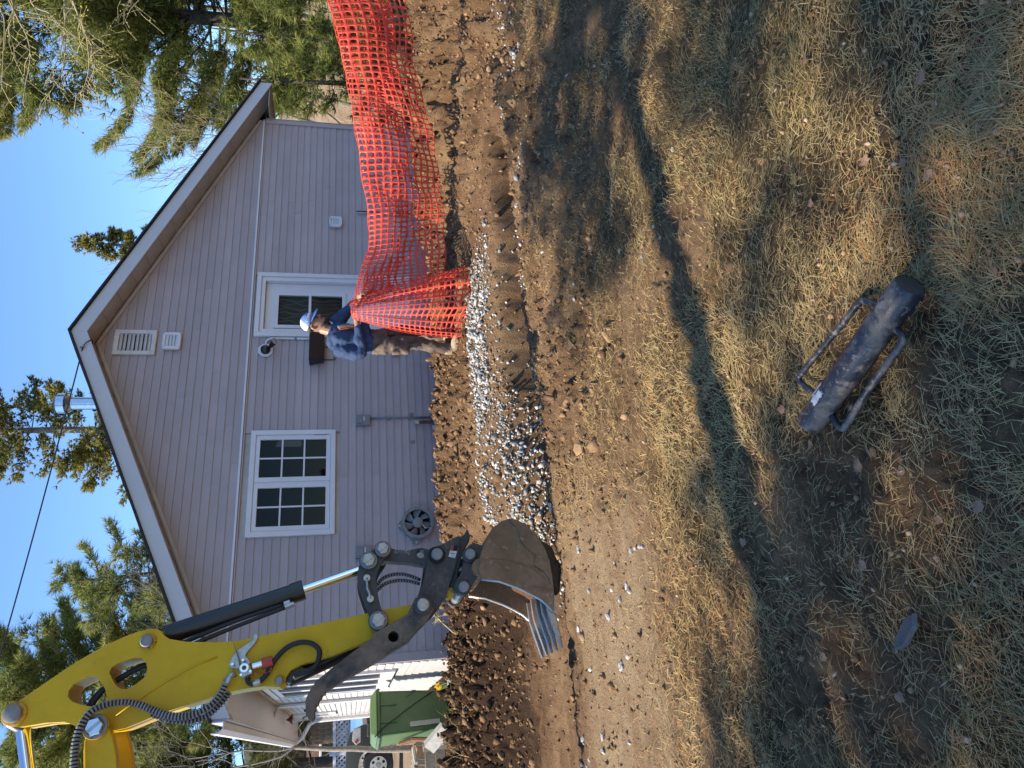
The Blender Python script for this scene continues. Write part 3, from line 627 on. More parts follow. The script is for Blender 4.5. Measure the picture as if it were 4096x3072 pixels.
prism_w([(1.57, 2.065), (2.07, 2.065), (2.07, 2.10), (1.57, 2.10)], -.02, -.075).build('meeting_rail', 'white', door, bevel=.003)
for z0, z1 in ((1.63, 2.065), (2.10, 2.515)): prism_w([(1.565, z0), (2.075, z0), (2.075, z1), (1.565, z1)], -.055, -.060).build('pane', 'panedoor', door)
m = MB(); V = []; nx = 60
for i in range(nx+1):
    s = 1.56+.52*i/nx; n = -.13+.012*math.sin(i*.9)+.006*math.sin(i*2.3)
    V += [W(s, n, 1.60), W(s, n, 2.54)]
m.add(V, [(2*i, 2*i+2, 2*i+3, 2*i+1) for i in range(nx)]); m.build('curtain', 'curtain', door, smooth=True)
m = MB()
for k in range(7):
    s0 = 1.60+k*.072
    m.tube([W(s0+.022*math.sin(j*.9+k*2.1)+.008*math.sin(j*2.3+k), -.112, 2.08+.05*j) for j in range(10)] if k % 3 else [W(s0+.022*math.sin(j*.9+k*2.1), -.112, 1.66+.05*j) for j in range(18)], .0032, 5)
m.build('curtain_pattern', 'stickerb', door)
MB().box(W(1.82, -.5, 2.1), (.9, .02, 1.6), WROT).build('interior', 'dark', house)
# ---- louvred gable vent (part of the gable)
s0, s1, z0, z1 = 1.03, 1.41, 4.05, 4.57
gv = prism_w([(s0, z0), (s1, z0), (s1, z1), (s0, z1)], .05, .0, [[(s0+.06, z0+.06), (s1-.06, z0+.06), (s1-.06, z1-.06), (s0+.06, z1-.06)]]).build('gable_vent', 'ventp', house, bevel=.008)
prism_w([(s0+.055, z0+.055), (s1-.055, z0+.055), (s1-.055, z1-.055), (s0+.055, z1-.055)], .012, .006).build('vent_back', 'dark', gv)
for k in range(8):
    z = z0+.065+k*.050
    lo = [W(s0+.062, .050, z), W(s1-.062, .050, z), W(s1-.062, .020, z+.042), W(s0+.062, .020, z+.042)]
    MB().hexa([p-NV*.006 for p in lo], lo).build('slat', 'ventp', gv)
# ================================================================ THINGS FIXED TO THE HOUSE
def wall_vent(sc, zc, w, h, label):
    r = empty('exhaust_vent', W(sc, 0, zc-h/2), label, 'vent')
    P = [(-w/2, -h*.40), (-w*.44, -h/2), (w*.44, -h/2), (w/2, -h*.40), (w/2, h*.40), (w*.44, h/2), (-w*.44, h/2), (-w/2, h*.40)]
    prism_w([(sc+x, zc+y) for x, y in P], .07, .018, [[(sc-.32*w, zc-.33*h), (sc+.32*w, zc-.33*h), (sc+.32*w, zc+.33*h), (sc-.32*w, zc+.33*h)]]).build('hood', 'white', r, bevel=.012)
    for k in range(4):
        z = zc-.33*h+k*.165*h; lo = [W(sc-.318*w, .066, z), W(sc+.318*w, .066, z), W(sc+.318*w, .045, z+.17*h), W(sc-.318*w, .045, z+.17*h)]
        MB().hexa([p-NV*.006 for p in lo], lo).build('flap', 'white', r)
    for x in (-.42, .42):
        for y in (-.44, .44): MB().cyl(W(sc+x*w*.9, .066, zc+y*h), W(sc+x*w*.9, .074, zc+y*h), .006, 8).build('screw', 'grey', r)
    return r
wall_vent(1.24, 3.855, .26, .235, 'white louvred exhaust vent just below the gable louvre')
wall_vent(3.385, 1.735, .19, .19, 'small white louvred vent on the wall right of the door')
# lamp on an octagonal plate with its white conduit
r = empty('wall_lamp', W(1.12, 0, 2.55), 'black spotlight on a white octagonal plate left of the door top', 'lamp')
prism_w([(1.12+.105*math.cos(k*math.pi/4+.39), 2.65+.105*math.sin(k*math.pi/4+.39)) for k in range(8)], .04, .016).build('mounting_plate', 'white', r, bevel=.004)
m = MB(); m.tube([W(1.12, .04, 2.65), W(1.12, .07, 2.65), W(1.12, .095, 2.65), W(1.12, .105, 2.65)], [.066, .064, .042, .01], 20); m.build('housing', 'black', r, smooth=True)
m = MB(); m.tube([W(1.13, .07, 2.60), W(1.15, .13, 2.565), W(1.165, .17, 2.535), W(1.17, .20, 2.515)], [.014, .034, .040, .046], 16); m.build('lamp_head', 'black', r, smooth=True, auto=True)
m = MB(); m.tube([W(1.17, .20, 2.515), W(1.174, .215, 2.503)], [.05, .052], 20); m.build('lens', 'clear', r, smooth=True, auto=True)
r = empty('conduit', W(1.31, 0, 2.0), 'white bent conduit running down beside the door casing', 'pipe')
MB().tube(spline([W(1.20, .03, 2.65), W(1.26, .03, 2.645), W(1.30, .03, 2.60), W(1.312, .03, 2.52), W(1.312, .03, 2.0), W(1.30, .03, 1.96)], 6), .016, 10).build('pipe', 'white', r, smooth=True)
MB().tube([W(1.312, .012, 2.26), W(1.312, .05, 2.26)], .02, 8).build('clamp', 'grey', r)
# black planter on two hook brackets
r = empty('planter_box', W(1.11, .1, 1.73), 'empty black planter trough on hook brackets left of the door', 'planter')
fr = lambda n0, n1, z, i: [W(.89+i, n0+i, z), W(1.34-i, n0+i, z), W(1.34-i, n1-i, z), W(.89+i, n1-i, z)]
m = MB(); A = fr(.05, .19, 1.865, .02); B = fr(.025, .215, 2.065, 0); Cc = fr(.025, .215, 2.065, .012); Dd = fr(.06, .18, 1.88, .03)
m.add(A+B+Cc+Dd, [(3,2,1,0)]+[(i, (i+1) % 4, 4+(i+1) % 4, 4+i) for i in range(4)]+[(4+i, 4+(i+1) % 4, 8+(i+1) % 4, 8+i) for i in range(4)]+[(8+i, 8+(i+1) % 4, 12+(i+1) % 4, 12+i) for i in range(4)]+[(12, 13, 14, 15)])
m.build('trough', 'black', r, bevel=.006)
for s in (.985, 1.19): MB().tube([W(s, .022, 2.0), W(s, .022, 1.73), W(s, .05, 1.712), W(s, .075, 1.725), W(s, .08, 1.745)], .008, 6).build('bracket', 'black', r)
# small junction box, electrical boxes, pipes
r = empty('junction_box', W(1.12, 0, .83), 'small grey junction box with a bent white conduit low behind the worker', 'box')
prism_w([(1.05, .835), (1.19, .835), (1.19, .925), (1.05, .925)], .07, .016).build('lid', 'greyd', r, bevel=.006)
for s in (1.07, 1.17):
    for z in (.825, .935): MB().cyl(W(s, .03, z), W(s, .05, z), .009, 8).build('lug', 'dark', r)
MB().tube(spline([W(1.19, .045, .88), W(1.25, .045, .89), W(1.30, .045, .93), W(1.32, .045, 1.0)], 6), .014, 8).build('conduit', 'white', r, smooth=True)
def ebox(s0, s1, z0, z1, label):
    r = empty('electrical_box', W((s0+s1)/2, 0, z0), label, 'box')
    prism_w([(s0, z0), (s1, z0), (s1, z1), (s0, z1)], .075, .017).build('case', 'grey', r, bevel=.006)
    prism_w([(s0+.02, z0+.10), (s1-.035, z0+.10), (s1-.035, z1-.015), (s0+.02, z1-.015)], .090, .0755).build('cover', 'grey', r, bevel=.008)
    prism_w([(s0+.03, z0+.072), (s1-.03, z0+.072), (s1-.03, z0+.092), (s0+.03, z0+.092)], .078, .0755).build('label_sticker', 'sticker', r)
    prism_w([(s0+.032, z0+.074), (s0+.055, z0+.074), (s0+.055, z0+.090), (s0+.032, z0+.090)], .0795, .0782).build('warning_mark', 'red', r)
    return r
ebox(-.03, .12, 1.25, 1.44, 'grey electrical box above the thin conduit right of the big window')
ebox(-1.81, -1.66, 1.25, 1.45, 'grey electrical box half hidden behind the excavator linkage')
r = empty('grey_conduit', W(.085, 0, .33), 'thin grey conduit running down the siding to a small box', 'pipe')
MB().tube([W(.085, .035, 1.25), W(.087, .035, .43)], .014, 10).build('pipe', 'grey', r, smooth=True)
prism_w([(.06, .325), (.115, .325), (.115, .435), (.06, .435)], .062, .017).build('outlet_box', 'grey', r, bevel=.005)
for z in (1.0, .72): prism_w([(.055, z-.008), (.117, z-.008), (.117, z+.008), (.055, z+.008)], .052, .018).build('strap', 'greyd', r)
r = empty('vent_pipe', W(0, .06, .1), 'tall rusty brown pipe with a white cap standing at the wall', 'pipe')
MB().cyl(W(0, .07, .60), W(0, .07, .36), .022, 14).build('pipe', 'rust', r, smooth=True, auto=True)
MB().cyl(W(0, .07, .665), W(0, .07, .60), .029, 14).build('cap', 'pvc', r, smooth=True, auto=True)
m = MB(); m.cyl(W(0, .07, .36), W(0, .07, .02), .024, 14); m.cyl(W(0, .07, .40), W(0, .07, .35), .03, 14); m.build('lower_pipe', 'pvc', r, smooth=True, auto=True)
r = empty('vent_pipe', W(-.085, .06, .1), 'short peeling white pipe with a screw cap beside the rusty pipe', 'pipe')
MB().cyl(W(-.085, .07, .38), W(-.085, .07, .02), .030, 14).build('pipe', 'pvc', r, smooth=True, auto=True)
MB().cyl(W(-.085, .07, .425), W(-.085, .07, .37), .036, 10).build('cap', 'pvc', r)
for s, l in ((.14, 'torn grey tape scrap on the siding beside the grey conduit'), (-.27, 'torn grey tape scrap on the siding left of the two pipes')):
    tag(prism_w([(s-.02, .66), (s+.025, .655), (s+.022, .72), (s-.024, .715)], .019, .0162).build('tape_scrap', 'greyd'), l, 'tape')
tag(MB().cyl(W(-.71, .010, .42), W(-.71, .022, .42), .014, 12).build('hose_bib_hole', 'dark'), 'small dark pipe stub low on the siding below the window', 'pipe')
r = empty('thin_pipes', W(3.62, .03, .5), 'pair of thin dark pipes on the wall beneath the small vent', 'pipe')
for ds, mm in ((0, 'dark'), (-.03, 'zinc')): MB().cyl(W(3.62+ds, .04, 1.42), W(3.62+ds, .04, .25), .008, 8).build('pipe', mm, r)
# round fan on three ears
FC = (-1.41, .675)
r = empty('wall_fan', W(FC[0], 0, .46), 'round grey plastic cooling fan screwed to the siding above the bucket', 'fan')
def FW(a, rad, n): return W(FC[0]+rad*math.cos(a), n, FC[1]+rad*math.sin(a))
m = MB(); m.ring(W(FC[0], .075, FC[1]), NV, .178, .197, .11, 40); m.ring(W(FC[0], .125, FC[1]), NV, .165, .203, .014, 40); m.build('shroud', 'greyd', r, smooth=True, auto=True)
MB().ring(W(FC[0], .03, FC[1]), NV, .06, .19, .01, 32).build('back_plate', 'dark', r)
m = MB(); m.tube([FW(0, 0, .06), FW(0, 0, .128), FW(0, 0, .133)], [.066, .066, .058], 24); m.build('motor', 'greyd', r, smooth=True, auto=True)
for k in range(7):
    a = k*2*math.pi/7
    lo = [FW(a, .062, .105), FW(a-.22, .115, .112), FW(a-.30, .172, .11), FW(a+.24, .172, .07), FW(a+.42, .115, .068), FW(a+.5, .062, .07)]
    m = MB(); m.add(lo+[p-NV*.006 for p in lo], [(0,1,4,5), (1,2,3,4), (11,10,7,6), (10,9,8,7), (0,6,7,1), (1,7,8,2), (2,8,9,3), (3,9,10,4), (4,10,11,5), (5,11,6,0)]); m.build('blade', 'grey', r)
for a, L in ((1.65, .245), (4.75, .225), (3.05, .26)):
    m = MB(); m.prism([(FC[0]+math.cos(a+d)*q, FC[1]+math.sin(a+d)*q) for d, q in ((-.62, .19), (-.12, L), (.12, L), (.62, .19))], WF(.03), WF(.055)); m.build('ear', 'greyd', r, bevel=.005)
    MB().cyl(FW(a, L*.93, .055), FW(a, L*.93, .065), .014, 10).build('bolt', 'zinc', r)
MB().tube([FW(4.2, .06, .13), FW(4.0, .12, .135), FW(4.35, .17, .13)], [.012, .014, .012], 8).build('connector', 'zinc', r, smooth=True)
# porch lantern on the sunny side wall
r = empty('wall_lantern', SWf(7.0, .1, 2.3), 'old brown wall lantern under the white eave', 'lamp')
MB().cyl(SWf(7, .0, 2.36), SWf(7, .06, 2.36), .05, 10).build('backplate', 'rust', r)
MB().tube([SWf(7, .05, 2.36), SWf(7, .14, 2.36), SWf(7, .17, 2.44)], .014, 6).build('arm', 'rust', r)
m = MB(); m.tube([SWf(7, .17, 2.44), SWf(7, .17, 2.62)], [.05, .085], 6); m.build('glass', 'clear', r)
m = MB(); m.tube([SWf(7, .17, 2.62), SWf(7, .17, 2.70), SWf(7, .17, 2.74)], [.10, .03, .012], 6); m.build('cap', 'rust', r)
# stainless flue and overhead wire
r = empty('chimney_flue', W(2.235, -4, 4.5), 'shiny stainless steel chimney flue with a cap above the roof', 'chimney')
MB().cyl(W(2.235, -4, 4.3), W(2.235, -4, 6.45), .115, 28).build('pipe', 'steel', r, smooth=True, auto=True)
for z in (5.2, 6.1): MB().ring(W(2.235, -4, z), ZV, .114, .120, .03, 28).build('band', 'steel', r, smooth=True, auto=True)
m = MB(); m.ring(W(2.235, -4, 6.60), ZV, .178, .184, .13, 32); m.tube([W(2.235, -4, 6.44), W(2.235, -4, 6.50)], [.13, .17], 28); m.tube([W(2.235, -4, 6.68), W(2.235, -4, 6.70)], [.20, .17], 28); m.build('cap', 'steel', r, smooth=True, auto=True)
r = empty('service_wire', W(.96, .37, 4.78), 'thin dark overhead wire running from the roof peak to the left', 'wire')
p0 = W(.955, .372, 4.80); pe = Vector([(-5.619,10.0,6.302)][0]); L = []
for k in range(31): t = k/30; L.append(p0.lerp(pe, t)-Vector((0, 0, .12*4*t*(1-t)*.3)))
MB().tube(L, .0085, 6).build('wire', 'black', r)
MB().tube([W(.955, .353, 4.83), W(.955, .375, 4.83), W(.955, .385, 4.80), W(.955, .372, 4.775)], .008, 6).build('hook', 'zinc', r)
MB().tube(spline([W(.955, .375, 4.80), W(1.02, .372, 4.77), W(1.08, .33, 4.72), W(1.06, .2, 4.76), W(1.04, .06, 4.75)], 5), .006, 6).build('lead', 'black', r)

# ================================================================ EXCAVATOR (its arm stands in a plane parallel to the gable, over the trench)
ex = empty('mini_excavator', W(-6.9, 4.1, .0), 'yellow compact excavator with dark thumb, its mud-stained bucket down in the trench', 'excavator')
STK = [(-3.579,3.41),(-3.622,3.398),(-3.654,3.362),(-3.663,3.32),(-3.653,3.191),(-3.657,3.093),(-3.676,3.044),(-3.704,2.999),(-3.725,2.913),(-3.726,2.82),(-3.72,2.768),(-3.653,2.562),(-3.577,2.237),(-3.564,2.136),(-3.559,2.011),(-3.566,1.964),(-3.572,1.924),(-3.549,1.895),(-3.515,1.89),(-3.477,1.863),(-3.444,1.781),(-3.45,1.8),(-3.409,1.601),(-3.336,1.386),(-3.247,1.186),(-3.153,1.106),(-3.133,1.109),(-3.152,1.278),(-3.233,1.828),(-3.234,1.835),(-3.284,2.188),(-3.282,2.315),(-3.266,2.488),(-3.244,2.58),(-3.218,2.617),(-3.194,2.633),(-3.177,2.666),(-3.175,2.7),(-3.188,2.766),(-3.209,2.83),(-3.263,2.954),(-3.338,3.083),(-3.417,3.197),(-3.503,3.317),(-3.56,3.399)]
HO1 = [(-3.524,3.096),(-3.49,3.097),(-3.459,3.076),(-3.425,3.007),(-3.426,2.97),(-3.448,2.94),(-3.5,2.903),(-3.545,2.889),(-3.573,2.902),(-3.589,2.963),(-3.57,3.029),(-3.552,3.071)]
HO2 = [(-3.413,2.893),(-3.384,2.886),(-3.362,2.855),(-3.338,2.765),(-3.343,2.726),(-3.369,2.698),(-3.407,2.686),(-3.451,2.697),(-3.488,2.742),(-3.509,2.788),(-3.506,2.821),(-3.481,2.852)]
stick = prism_w(STK, 4.22, 4.0, [HO1, HO2]).build('stick', 'yellow', ex, bevel=.008)
MB().tube([W(s, 4.221, z) for s, z in [(-3.651,2.829),(-3.575,2.721),(-3.488,2.578),(-3.405,2.419),(-3.369,2.298)]], .006, 6).build('weld_seam', 'yellow', stick, smooth=True)
def pin(c, n, r, parent, m='zinc', boss='yellowd', hexa=True, boss_r=1.5):
    """pin head on a raised boss; c = (s, z)"""
    MB().tube([W(c[0], n-.004, c[1]), W(c[0], n+.014, c[1]), W(c[0], n+.018, c[1])], [r*boss_r, r*boss_r, r*boss_r*.9], 28).build('boss', boss, parent, smooth=True, auto=True)
    p = MB(); p.tube([W(c[0], n+.018, c[1]), W(c[0], n+.045, c[1]), W(c[0], n+.05, c[1])], [r, r, r*.85], 6 if hexa else 24); o = p.build('pin', m, parent, smooth=not hexa, auto=True)
    if hexa:
        MB().ring(W(c[0], n+.022, c[1]), NV, r*.9, r*1.22, .012, 24).build('washer', 'greyd', parent, smooth=True, auto=True)
        MB().box(W(c[0], n+.053, c[1]), (r*1.5, .008, r*.3), WROT @ Matrix.Rotation(R(50), 3, 'Y')).build('cotter', 'zinc', parent)
PINS = [(-3.592,3.356),(-3.251,2.701),(-3.535,1.927)]
for c, rr in zip(PINS, (.056, .042, .026)): pin(c, 4.22, rr*.85, stick, 'greyd', 'yellowd', False, 1.35)
# boom: fork round the stick, then a curved box to the slew post
BP = [(-3.703,2.899)][0]
BO = [(-3.737,2.951),(-3.693,2.937),(-3.664,2.913),(-3.662,2.878),(-3.692,2.843),(-3.761,2.808),(-3.855,2.778),(-3.976,2.753),(-4.094,2.736),(-4.409,2.723),(-4.748,2.754),(-4.976,2.849),(-4.784,3.091),(-4.55,2.995),(-4.295,2.93),(-4.074,2.924),(-3.958,2.928),(-3.818,2.95)]
boom = prism_w(BO, 4.30, 4.23).build('boom_plate', 'yellow', ex, bevel=.010)
prism_w(BO, 3.97, 3.90).build('boom_plate', 'yellow', ex, bevel=.010)
BO2 = [(-4.035,2.935),(-4.055,2.745),(-4.41,2.728),(-4.751,2.759),(-4.979,2.854),(-4.787,3.097),(-4.552,3.001),(-4.296,2.936)]
prism_w(BO2, 4.225, 3.975).build('boom', 'yellow', ex, bevel=.006)
pin(BP, 4.30, .052, boom, 'steel', 'yellowd', True, 1.3)
# lower half of the boom, slew post, body, cab and tracks stand to the left
e0 = [(-4.899,2.866)][0]
def prism2(P, n0, n1, name, m, parent=ex, bev=.02): return prism_w(P, n0, n1).build(name, m, parent, bevel=bev)
prism2([(e0[0]+.15, e0[1]+.25), (e0[0]-.2, e0[1]+.2), (-6.35, .75), (-6.05, .60), (e0[0]+.25, e0[1]-.1)], 4.26, 3.94, 'boom', 'yellow')
prism2([(-6.5, .45), (-5.9, .45), (-5.95, .95), (-6.3, 1.05)], 4.35, 3.85, 'slew_post', 'linkp')
prism2([(-8.3, .55), (-6.45, .55), (-6.45, .78), (-6.55, 1.0), (-7.6, 1.15), (-8.35, 1.1), (-8.45, .75)], 4.45, 2.95, 'body', 'yellow')
prism2([(-7.5, 1.0), (-6.4, .9), (-6.2, 1.5), (-6.35, 2.35), (-7.55, 2.38)], 3.62, 2.98, 'cab', 'black')
for n0 in (4.45, 3.3):
    prism2(smooth_poly([(-8.2, .1), (-6.4, .1), (-6.15, .3), (-6.4, .5), (-8.2, .5), (-8.45, .3)]), n0, n0-.35, 'track', 'rubber')
# chrome rod of the stick cylinder
RA, RB = [(-3.644,3.348),(-4.027,3.231)]; RB2 = (RA[0]+(RB[0]-RA[0])*3.2, RA[1]+(RB[1]-RA[1])*3.2)
MB().cyl(W(RA[0], 4.11, RA[1]), W(RB2[0], 4.11, RB2[1]), .037, 24).build('cylinder_rod', 'chrome', ex, smooth=True, auto=True)
MB().tube([W(RA[0]+.03, 4.11, RA[1]+.05), W(RA[0], 4.11, RA[1]), W(RA[0]-.015, 4.11, RA[1]-.03)], [.05, .05, .042], 20).build('rod_eye', 'black', ex, smooth=True, auto=True)
# bucket cylinder: black barrel, chrome rod
CA, CB = [(-3.201,2.623),(-2.974,1.806)]; LP = [(-2.779,1.295),(-2.85,1.388),(-3.234,1.331)]
cb = MB(); dA = (CB[0]-CA[0], CB[1]-CA[1]); L_ = math.hypot(*dA); u_ = (dA[0]/L_, dA[1]/L_)
cb.tube([W(CA[0], 4.11, CA[1]), W(CB[0]-u_[0]*.07, 4.11, CB[1]-u_[1]*.07)], .060, 28); barrel = cb.build('cylinder_barrel', 'black', ex, smooth=True, auto=True)
MB().tube([W(CB[0]-u_[0]*.08, 4.11, CB[1]-u_[1]*.08), W(CB[0], 4.11, CB[1])], .066, 28).build('gland', 'black', barrel, smooth=True, auto=True)
MB().cyl(W(CB[0], 4.11, CB[1]), W(LP[1][0], 4.11, LP[1][1]), .028, 24).build('cylinder_rod', 'chrome', ex, smooth=True, auto=True)
off = (-u_[1]*-.075, u_[0]*-.075)
for k, (d, nn) in enumerate(((.068, 4.15), (.098, 4.16))):
    a = [(-3.262,2.518),(-3.156,2.229),(-3.07,1.931)]; b = [(-3.288,2.487),(-3.193,2.226),(-3.09,1.917)]
    MB().tube(spline([W(s, nn, z) for s, z in (a, b)[k]], 8), .014, 8).build('hose', 'rubber', barrel, smooth=True)
FT = [(-3.071,1.923),(-3.06,1.886),(-3.094,1.916),(-3.075,1.861)]
MB().cyl(W(FT[0][0], 4.16, FT[0][1]), W(FT[1][0], 4.16, FT[1][1]), .020, 6).build('fitting', 'zinc', barrel)
MB().cyl(W(FT[2][0], 4.18, FT[2][1]), W(FT[3][0], 4.18, FT[3][1]), .018, 6).build('fitting', 'zinc', barrel)
# rocker link (near and far plate), pins, handle
LK = smooth_poly([(-3.246,1.369),(-3.2,1.386),(-3.059,1.437),(-2.969,1.463),(-2.898,1.458),(-2.839,1.435),(-2.755,1.333),(-2.735,1.291),(-2.754,1.259),(-2.791,1.255),(-2.829,1.275),(-2.864,1.305),(-2.935,1.336),(-2.988,1.343),(-3.135,1.32),(-3.212,1.292),(-3.257,1.297),(-3.28,1.33)], 1)
near = prism_w(LK, 4.29, 4.255).build('rocker_link', 'linkp', ex, bevel=.006)
prism_w(LK, 3.965, 3.93).build('rocker_link', 'linkp', ex, bevel=.006)
for c, rr in zip(LP, (.046, .050, .052)): pin(c, 4.29, rr*.9, near, 'zinc', 'rust' if rr < .05 else 'linkp', True, 1.35)
for c in LP: MB().cyl(W(c[0], 4.255, c[1]), W(c[0], 3.96, c[1]), .036, 18).build('link_pin', 'linkp', ex, smooth=True, auto=True)
HL = [(-2.965,1.401),(-3.03,1.399),(-3.066,1.385),(-3.099,1.38)]
for c in (HL[0], HL[-1]): MB().cyl(W(c[0], 4.285, c[1]), W(c[0], 4.325, c[1]), .022, 14).build('lock_bolt', 'zinc', near, smooth=True, auto=True)
MB().tube([W(s, 4.318, z) for s, z in HL], .010, 8).build('lock_bar', 'zinc', near, smooth=True)
# guide link with the cast number
GL = smooth_poly([(-2.731,1.301),(-2.75,1.259),(-2.776,1.174),(-2.781,1.125),(-2.766,1.075),(-2.764,1.032),(-2.779,0.977),(-2.814,0.96),(-2.883,0.991),(-2.878,1.055),(-2.858,1.128),(-2.848,1.225),(-2.837,1.309),(-2.777,1.326)], 1)
hc = [(-2.805,1.037)][0]
gl = prism_w(GL, 4.24, 4.14, [[(hc[0]+.030*math.cos(k*math.pi/8), hc[1]+.030*math.sin(k*math.pi/8)) for k in range(16)]]).build('guide_link', 'linkp', ex, bevel=.008)
def text_obj(name, txt, size, m, parent, mw, extr=.0015, bold=.0):
    cu = bpy.data.curves.new(name, 'FONT'); cu.body = txt; cu.size = size; cu.extrude = extr; cu.align_x = 'CENTER'; cu.align_y = 'CENTER'; cu.offset = bold; cu.resolution_u = 3
    o = bpy.data.objects.new(name, cu); COL.objects.link(o); o.matrix_world = mw
    me = bpy.data.meshes.new_from_object(o.evaluated_get(bpy.context.evaluated_depsgraph_get())); bpy.data.objects.remove(o); bpy.data.curves.remove(cu)
    me.transform(mw); c = sum((Vector(b) for b in [v.co for v in me.vertices]), Vector())/len(me.vertices); me.transform(Matrix.Translation(-c))
    me.materials.clear(); me.materials.append(MT[m]); n = bpy.data.objects.new(name, me); COL.objects.link(n); n.parent = parent; n.location = c-wloc(parent); return n
ta, tb = [(-2.783,1.217),(-2.792,1.111)]; tc_ = ((ta[0]+tb[0])/2, (ta[1]+tb[1])/2); dv = Vector((tb[0]-ta[0], tb[1]-ta[1])).normalized()
ex_ = D1*dv.x+ZV*dv.y; ez_ = NV; ey_ = ez_.cross(ex_)
mw = Matrix((ex_, ey_, ez_)).transposed().to_4x4(); mw.translation = W(tc_[0], 4.2415, tc_[1])
text_obj('cast_number', '5777KJ', .036, 'greyd', gl, mw, .003, .0008)
# quick coupler: two cheek plates and a lower jaw
CP = smooth_poly([(-2.797,0.993),(-2.783,0.97),(-2.764,0.895),(-2.729,0.83),(-2.708,0.781),(-2.722,0.767),(-2.77,0.775),(-2.856,0.798),(-2.953,0.831),(-3.047,0.871),(-3.106,0.886),(-3.153,0.927),(-3.205,0.978),(-3.236,1.038),(-3.266,1.098),(-3.218,1.132),(-3.156,1.115),(-3.083,1.068),(-2.99,1.028),(-2.894,1.009)], 1)
cp = prism_w(CP, 4.30, 4.265).build('coupler_plate', 'couplp', ex, bevel=.006)
prism_w(CP, 3.955, 3.92).build('coupler_plate', 'couplp', ex, bevel=.006)
prism_w([(-2.699,0.759),(-2.683,0.732),(-2.645,0.708),(-2.695,0.691),(-2.736,0.701),(-2.802,0.747),(-2.908,0.779),(-3.017,0.808),(-3.1,0.843),(-3.11,0.89),(-3.039,0.864),(-2.931,0.818),(-2.832,0.784)], 4.24, 3.98).build('coupler_jaw', 'linkp', ex, bevel=.008)
for c, rr in zip([(-2.836,0.939),(-3.16,1.046)], (.045, .048)): pin(c, 4.30, rr*.85, cp, 'greyd', 'dark', False, 1.5)
def rot_quad(P4, n0, n1): return prism_w(P4, n1, n0)
ST = [(-2.773,0.835),(-2.781,0.788),(-2.863,0.816),(-2.85,0.86)]; prism_w(ST, 4.3035, 4.3015).build('sticker', 'sticker', cp)
ST = [(-2.773,0.835),(-2.781,0.788),(-2.816,0.801),(-2.809,0.846)]; prism_w(ST, 4.3055, 4.3040).build('sticker_print', 'dark', cp)
ST = [(-2.774,0.835),(-2.778,0.818),(-2.812,0.829),(-2.809,0.845)]; prism_w(ST, 4.3075, 4.3060).build('sticker_print', 'red', cp)
ST = [(-2.816,0.842),(-2.822,0.803)]; 
MB().tube([W(s, 4.3045, z) for s, z in [(-2.826,0.845),(-2.833,0.812)]], .0018, 4).build('sticker_print', 'dark', cp)
JP = [(-3.08,0.863),(-3.109,0.791)]; MB().cyl(W(JP[0][0], 4.26, JP[0][1]), W(JP[0][0]+.02, 3.96, JP[0][1]), .035, 16).build('coupler_ram', 'yellowd', ex, smooth=True, auto=True)
# thumb
TH = [(-3.113,1.095),(-3.099,1.049),(-3.134,1.003),(-3.193,0.978),(-3.264,1.03),(-3.317,1.091),(-3.374,1.145),(-3.408,1.214),(-3.482,1.356),(-3.543,1.489),(-3.572,1.555),(-3.617,1.635),(-3.622,1.651),(-3.638,1.653),(-3.643,1.67),(-3.663,1.676),(-3.672,1.69),(-3.692,1.692),(-3.701,1.707),(-3.721,1.705),(-3.73,1.717),(-3.755,1.712),(-3.772,1.716),(-3.783,1.73),(-3.771,1.747),(-3.722,1.763),(-3.67,1.767),(-3.62,1.747),(-3.562,1.705),(-3.487,1.599),(-3.4,1.467),(-3.347,1.383),(-3.31,1.354),(-3.251,1.227),(-3.213,1.151)]
hc = [(-3.342,1.241)][0]
thumb = prism_w(TH, 4.335, 4.17, [[(hc[0]+.033*math.cos(k*math.pi/8), hc[1]+.033*math.sin(k*math.pi/8)) for k in range(16)]]).build('thumb', 'thumbp', ex, bevel=.006)
pin([(-3.166,1.049)][0], 4.335, .040, thumb, 'zinc', 'couplp', False, 1.5)
MB().cyl(W(hc[0], 4.18, hc[1]), W(hc[0], 4.17, hc[1]), .034, 16).build('plate_back', 'dark', thumb)
TA = [(-3.518,1.888),(-3.394,1.563),(-3.303,1.375)]; MB().tube([W(s, 4.08, z) for s, z in TA], [.048, .048, .03], 20).build('thumb_cylinder', 'black', ex, smooth=True, auto=True)
prism_w([(-3.504,1.897),(-3.469,1.873),(-3.442,1.809),(-3.469,1.783),(-3.55,1.864),(-3.541,1.895)], 4.16, 4.02).build('thumb_bracket', 'black', ex, bevel=.005)
a = [(-3.519,1.853),(-3.497,1.816),(-3.485,1.769)]; MB().tube([W(s, 4.15, z) for s, z in a], [.020, .026, .020], 8).build('fitting', 'zinc', ex)
# hydraulic hoses, valve block and coupling on the stick
vb = [(-3.454,2.126)][0]; valve = prism_w([(-3.451,2.162),(-3.433,2.099),(-3.486,2.075),(-3.509,2.137)], 4.30, 4.222).build('valve_block', 'zinc', ex, bevel=.006)
prism_w(smooth_poly([(-3.433,2.228),(-3.401,2.221),(-3.349,2.193),(-3.326,2.161),(-3.304,2.121),(-3.289,2.095),(-3.251,2.092),(-3.254,2.066),(-3.286,2.066),(-3.315,2.086),(-3.35,2.118),(-3.376,2.135),(-3.392,2.116),(-3.427,2.093),(-3.454,2.168)], 1), 4.238, 4.2225).build('bracket', 'zinc', valve, bevel=.003)
for q in [(-3.427,2.196),(-3.408,2.137),(-3.491,2.143),(-3.475,2.091)]: MB().cyl(W(q[0], 4.236, q[1]), W(q[0], 4.306, q[1]), .008, 8).build('bolt', 'steel', valve)
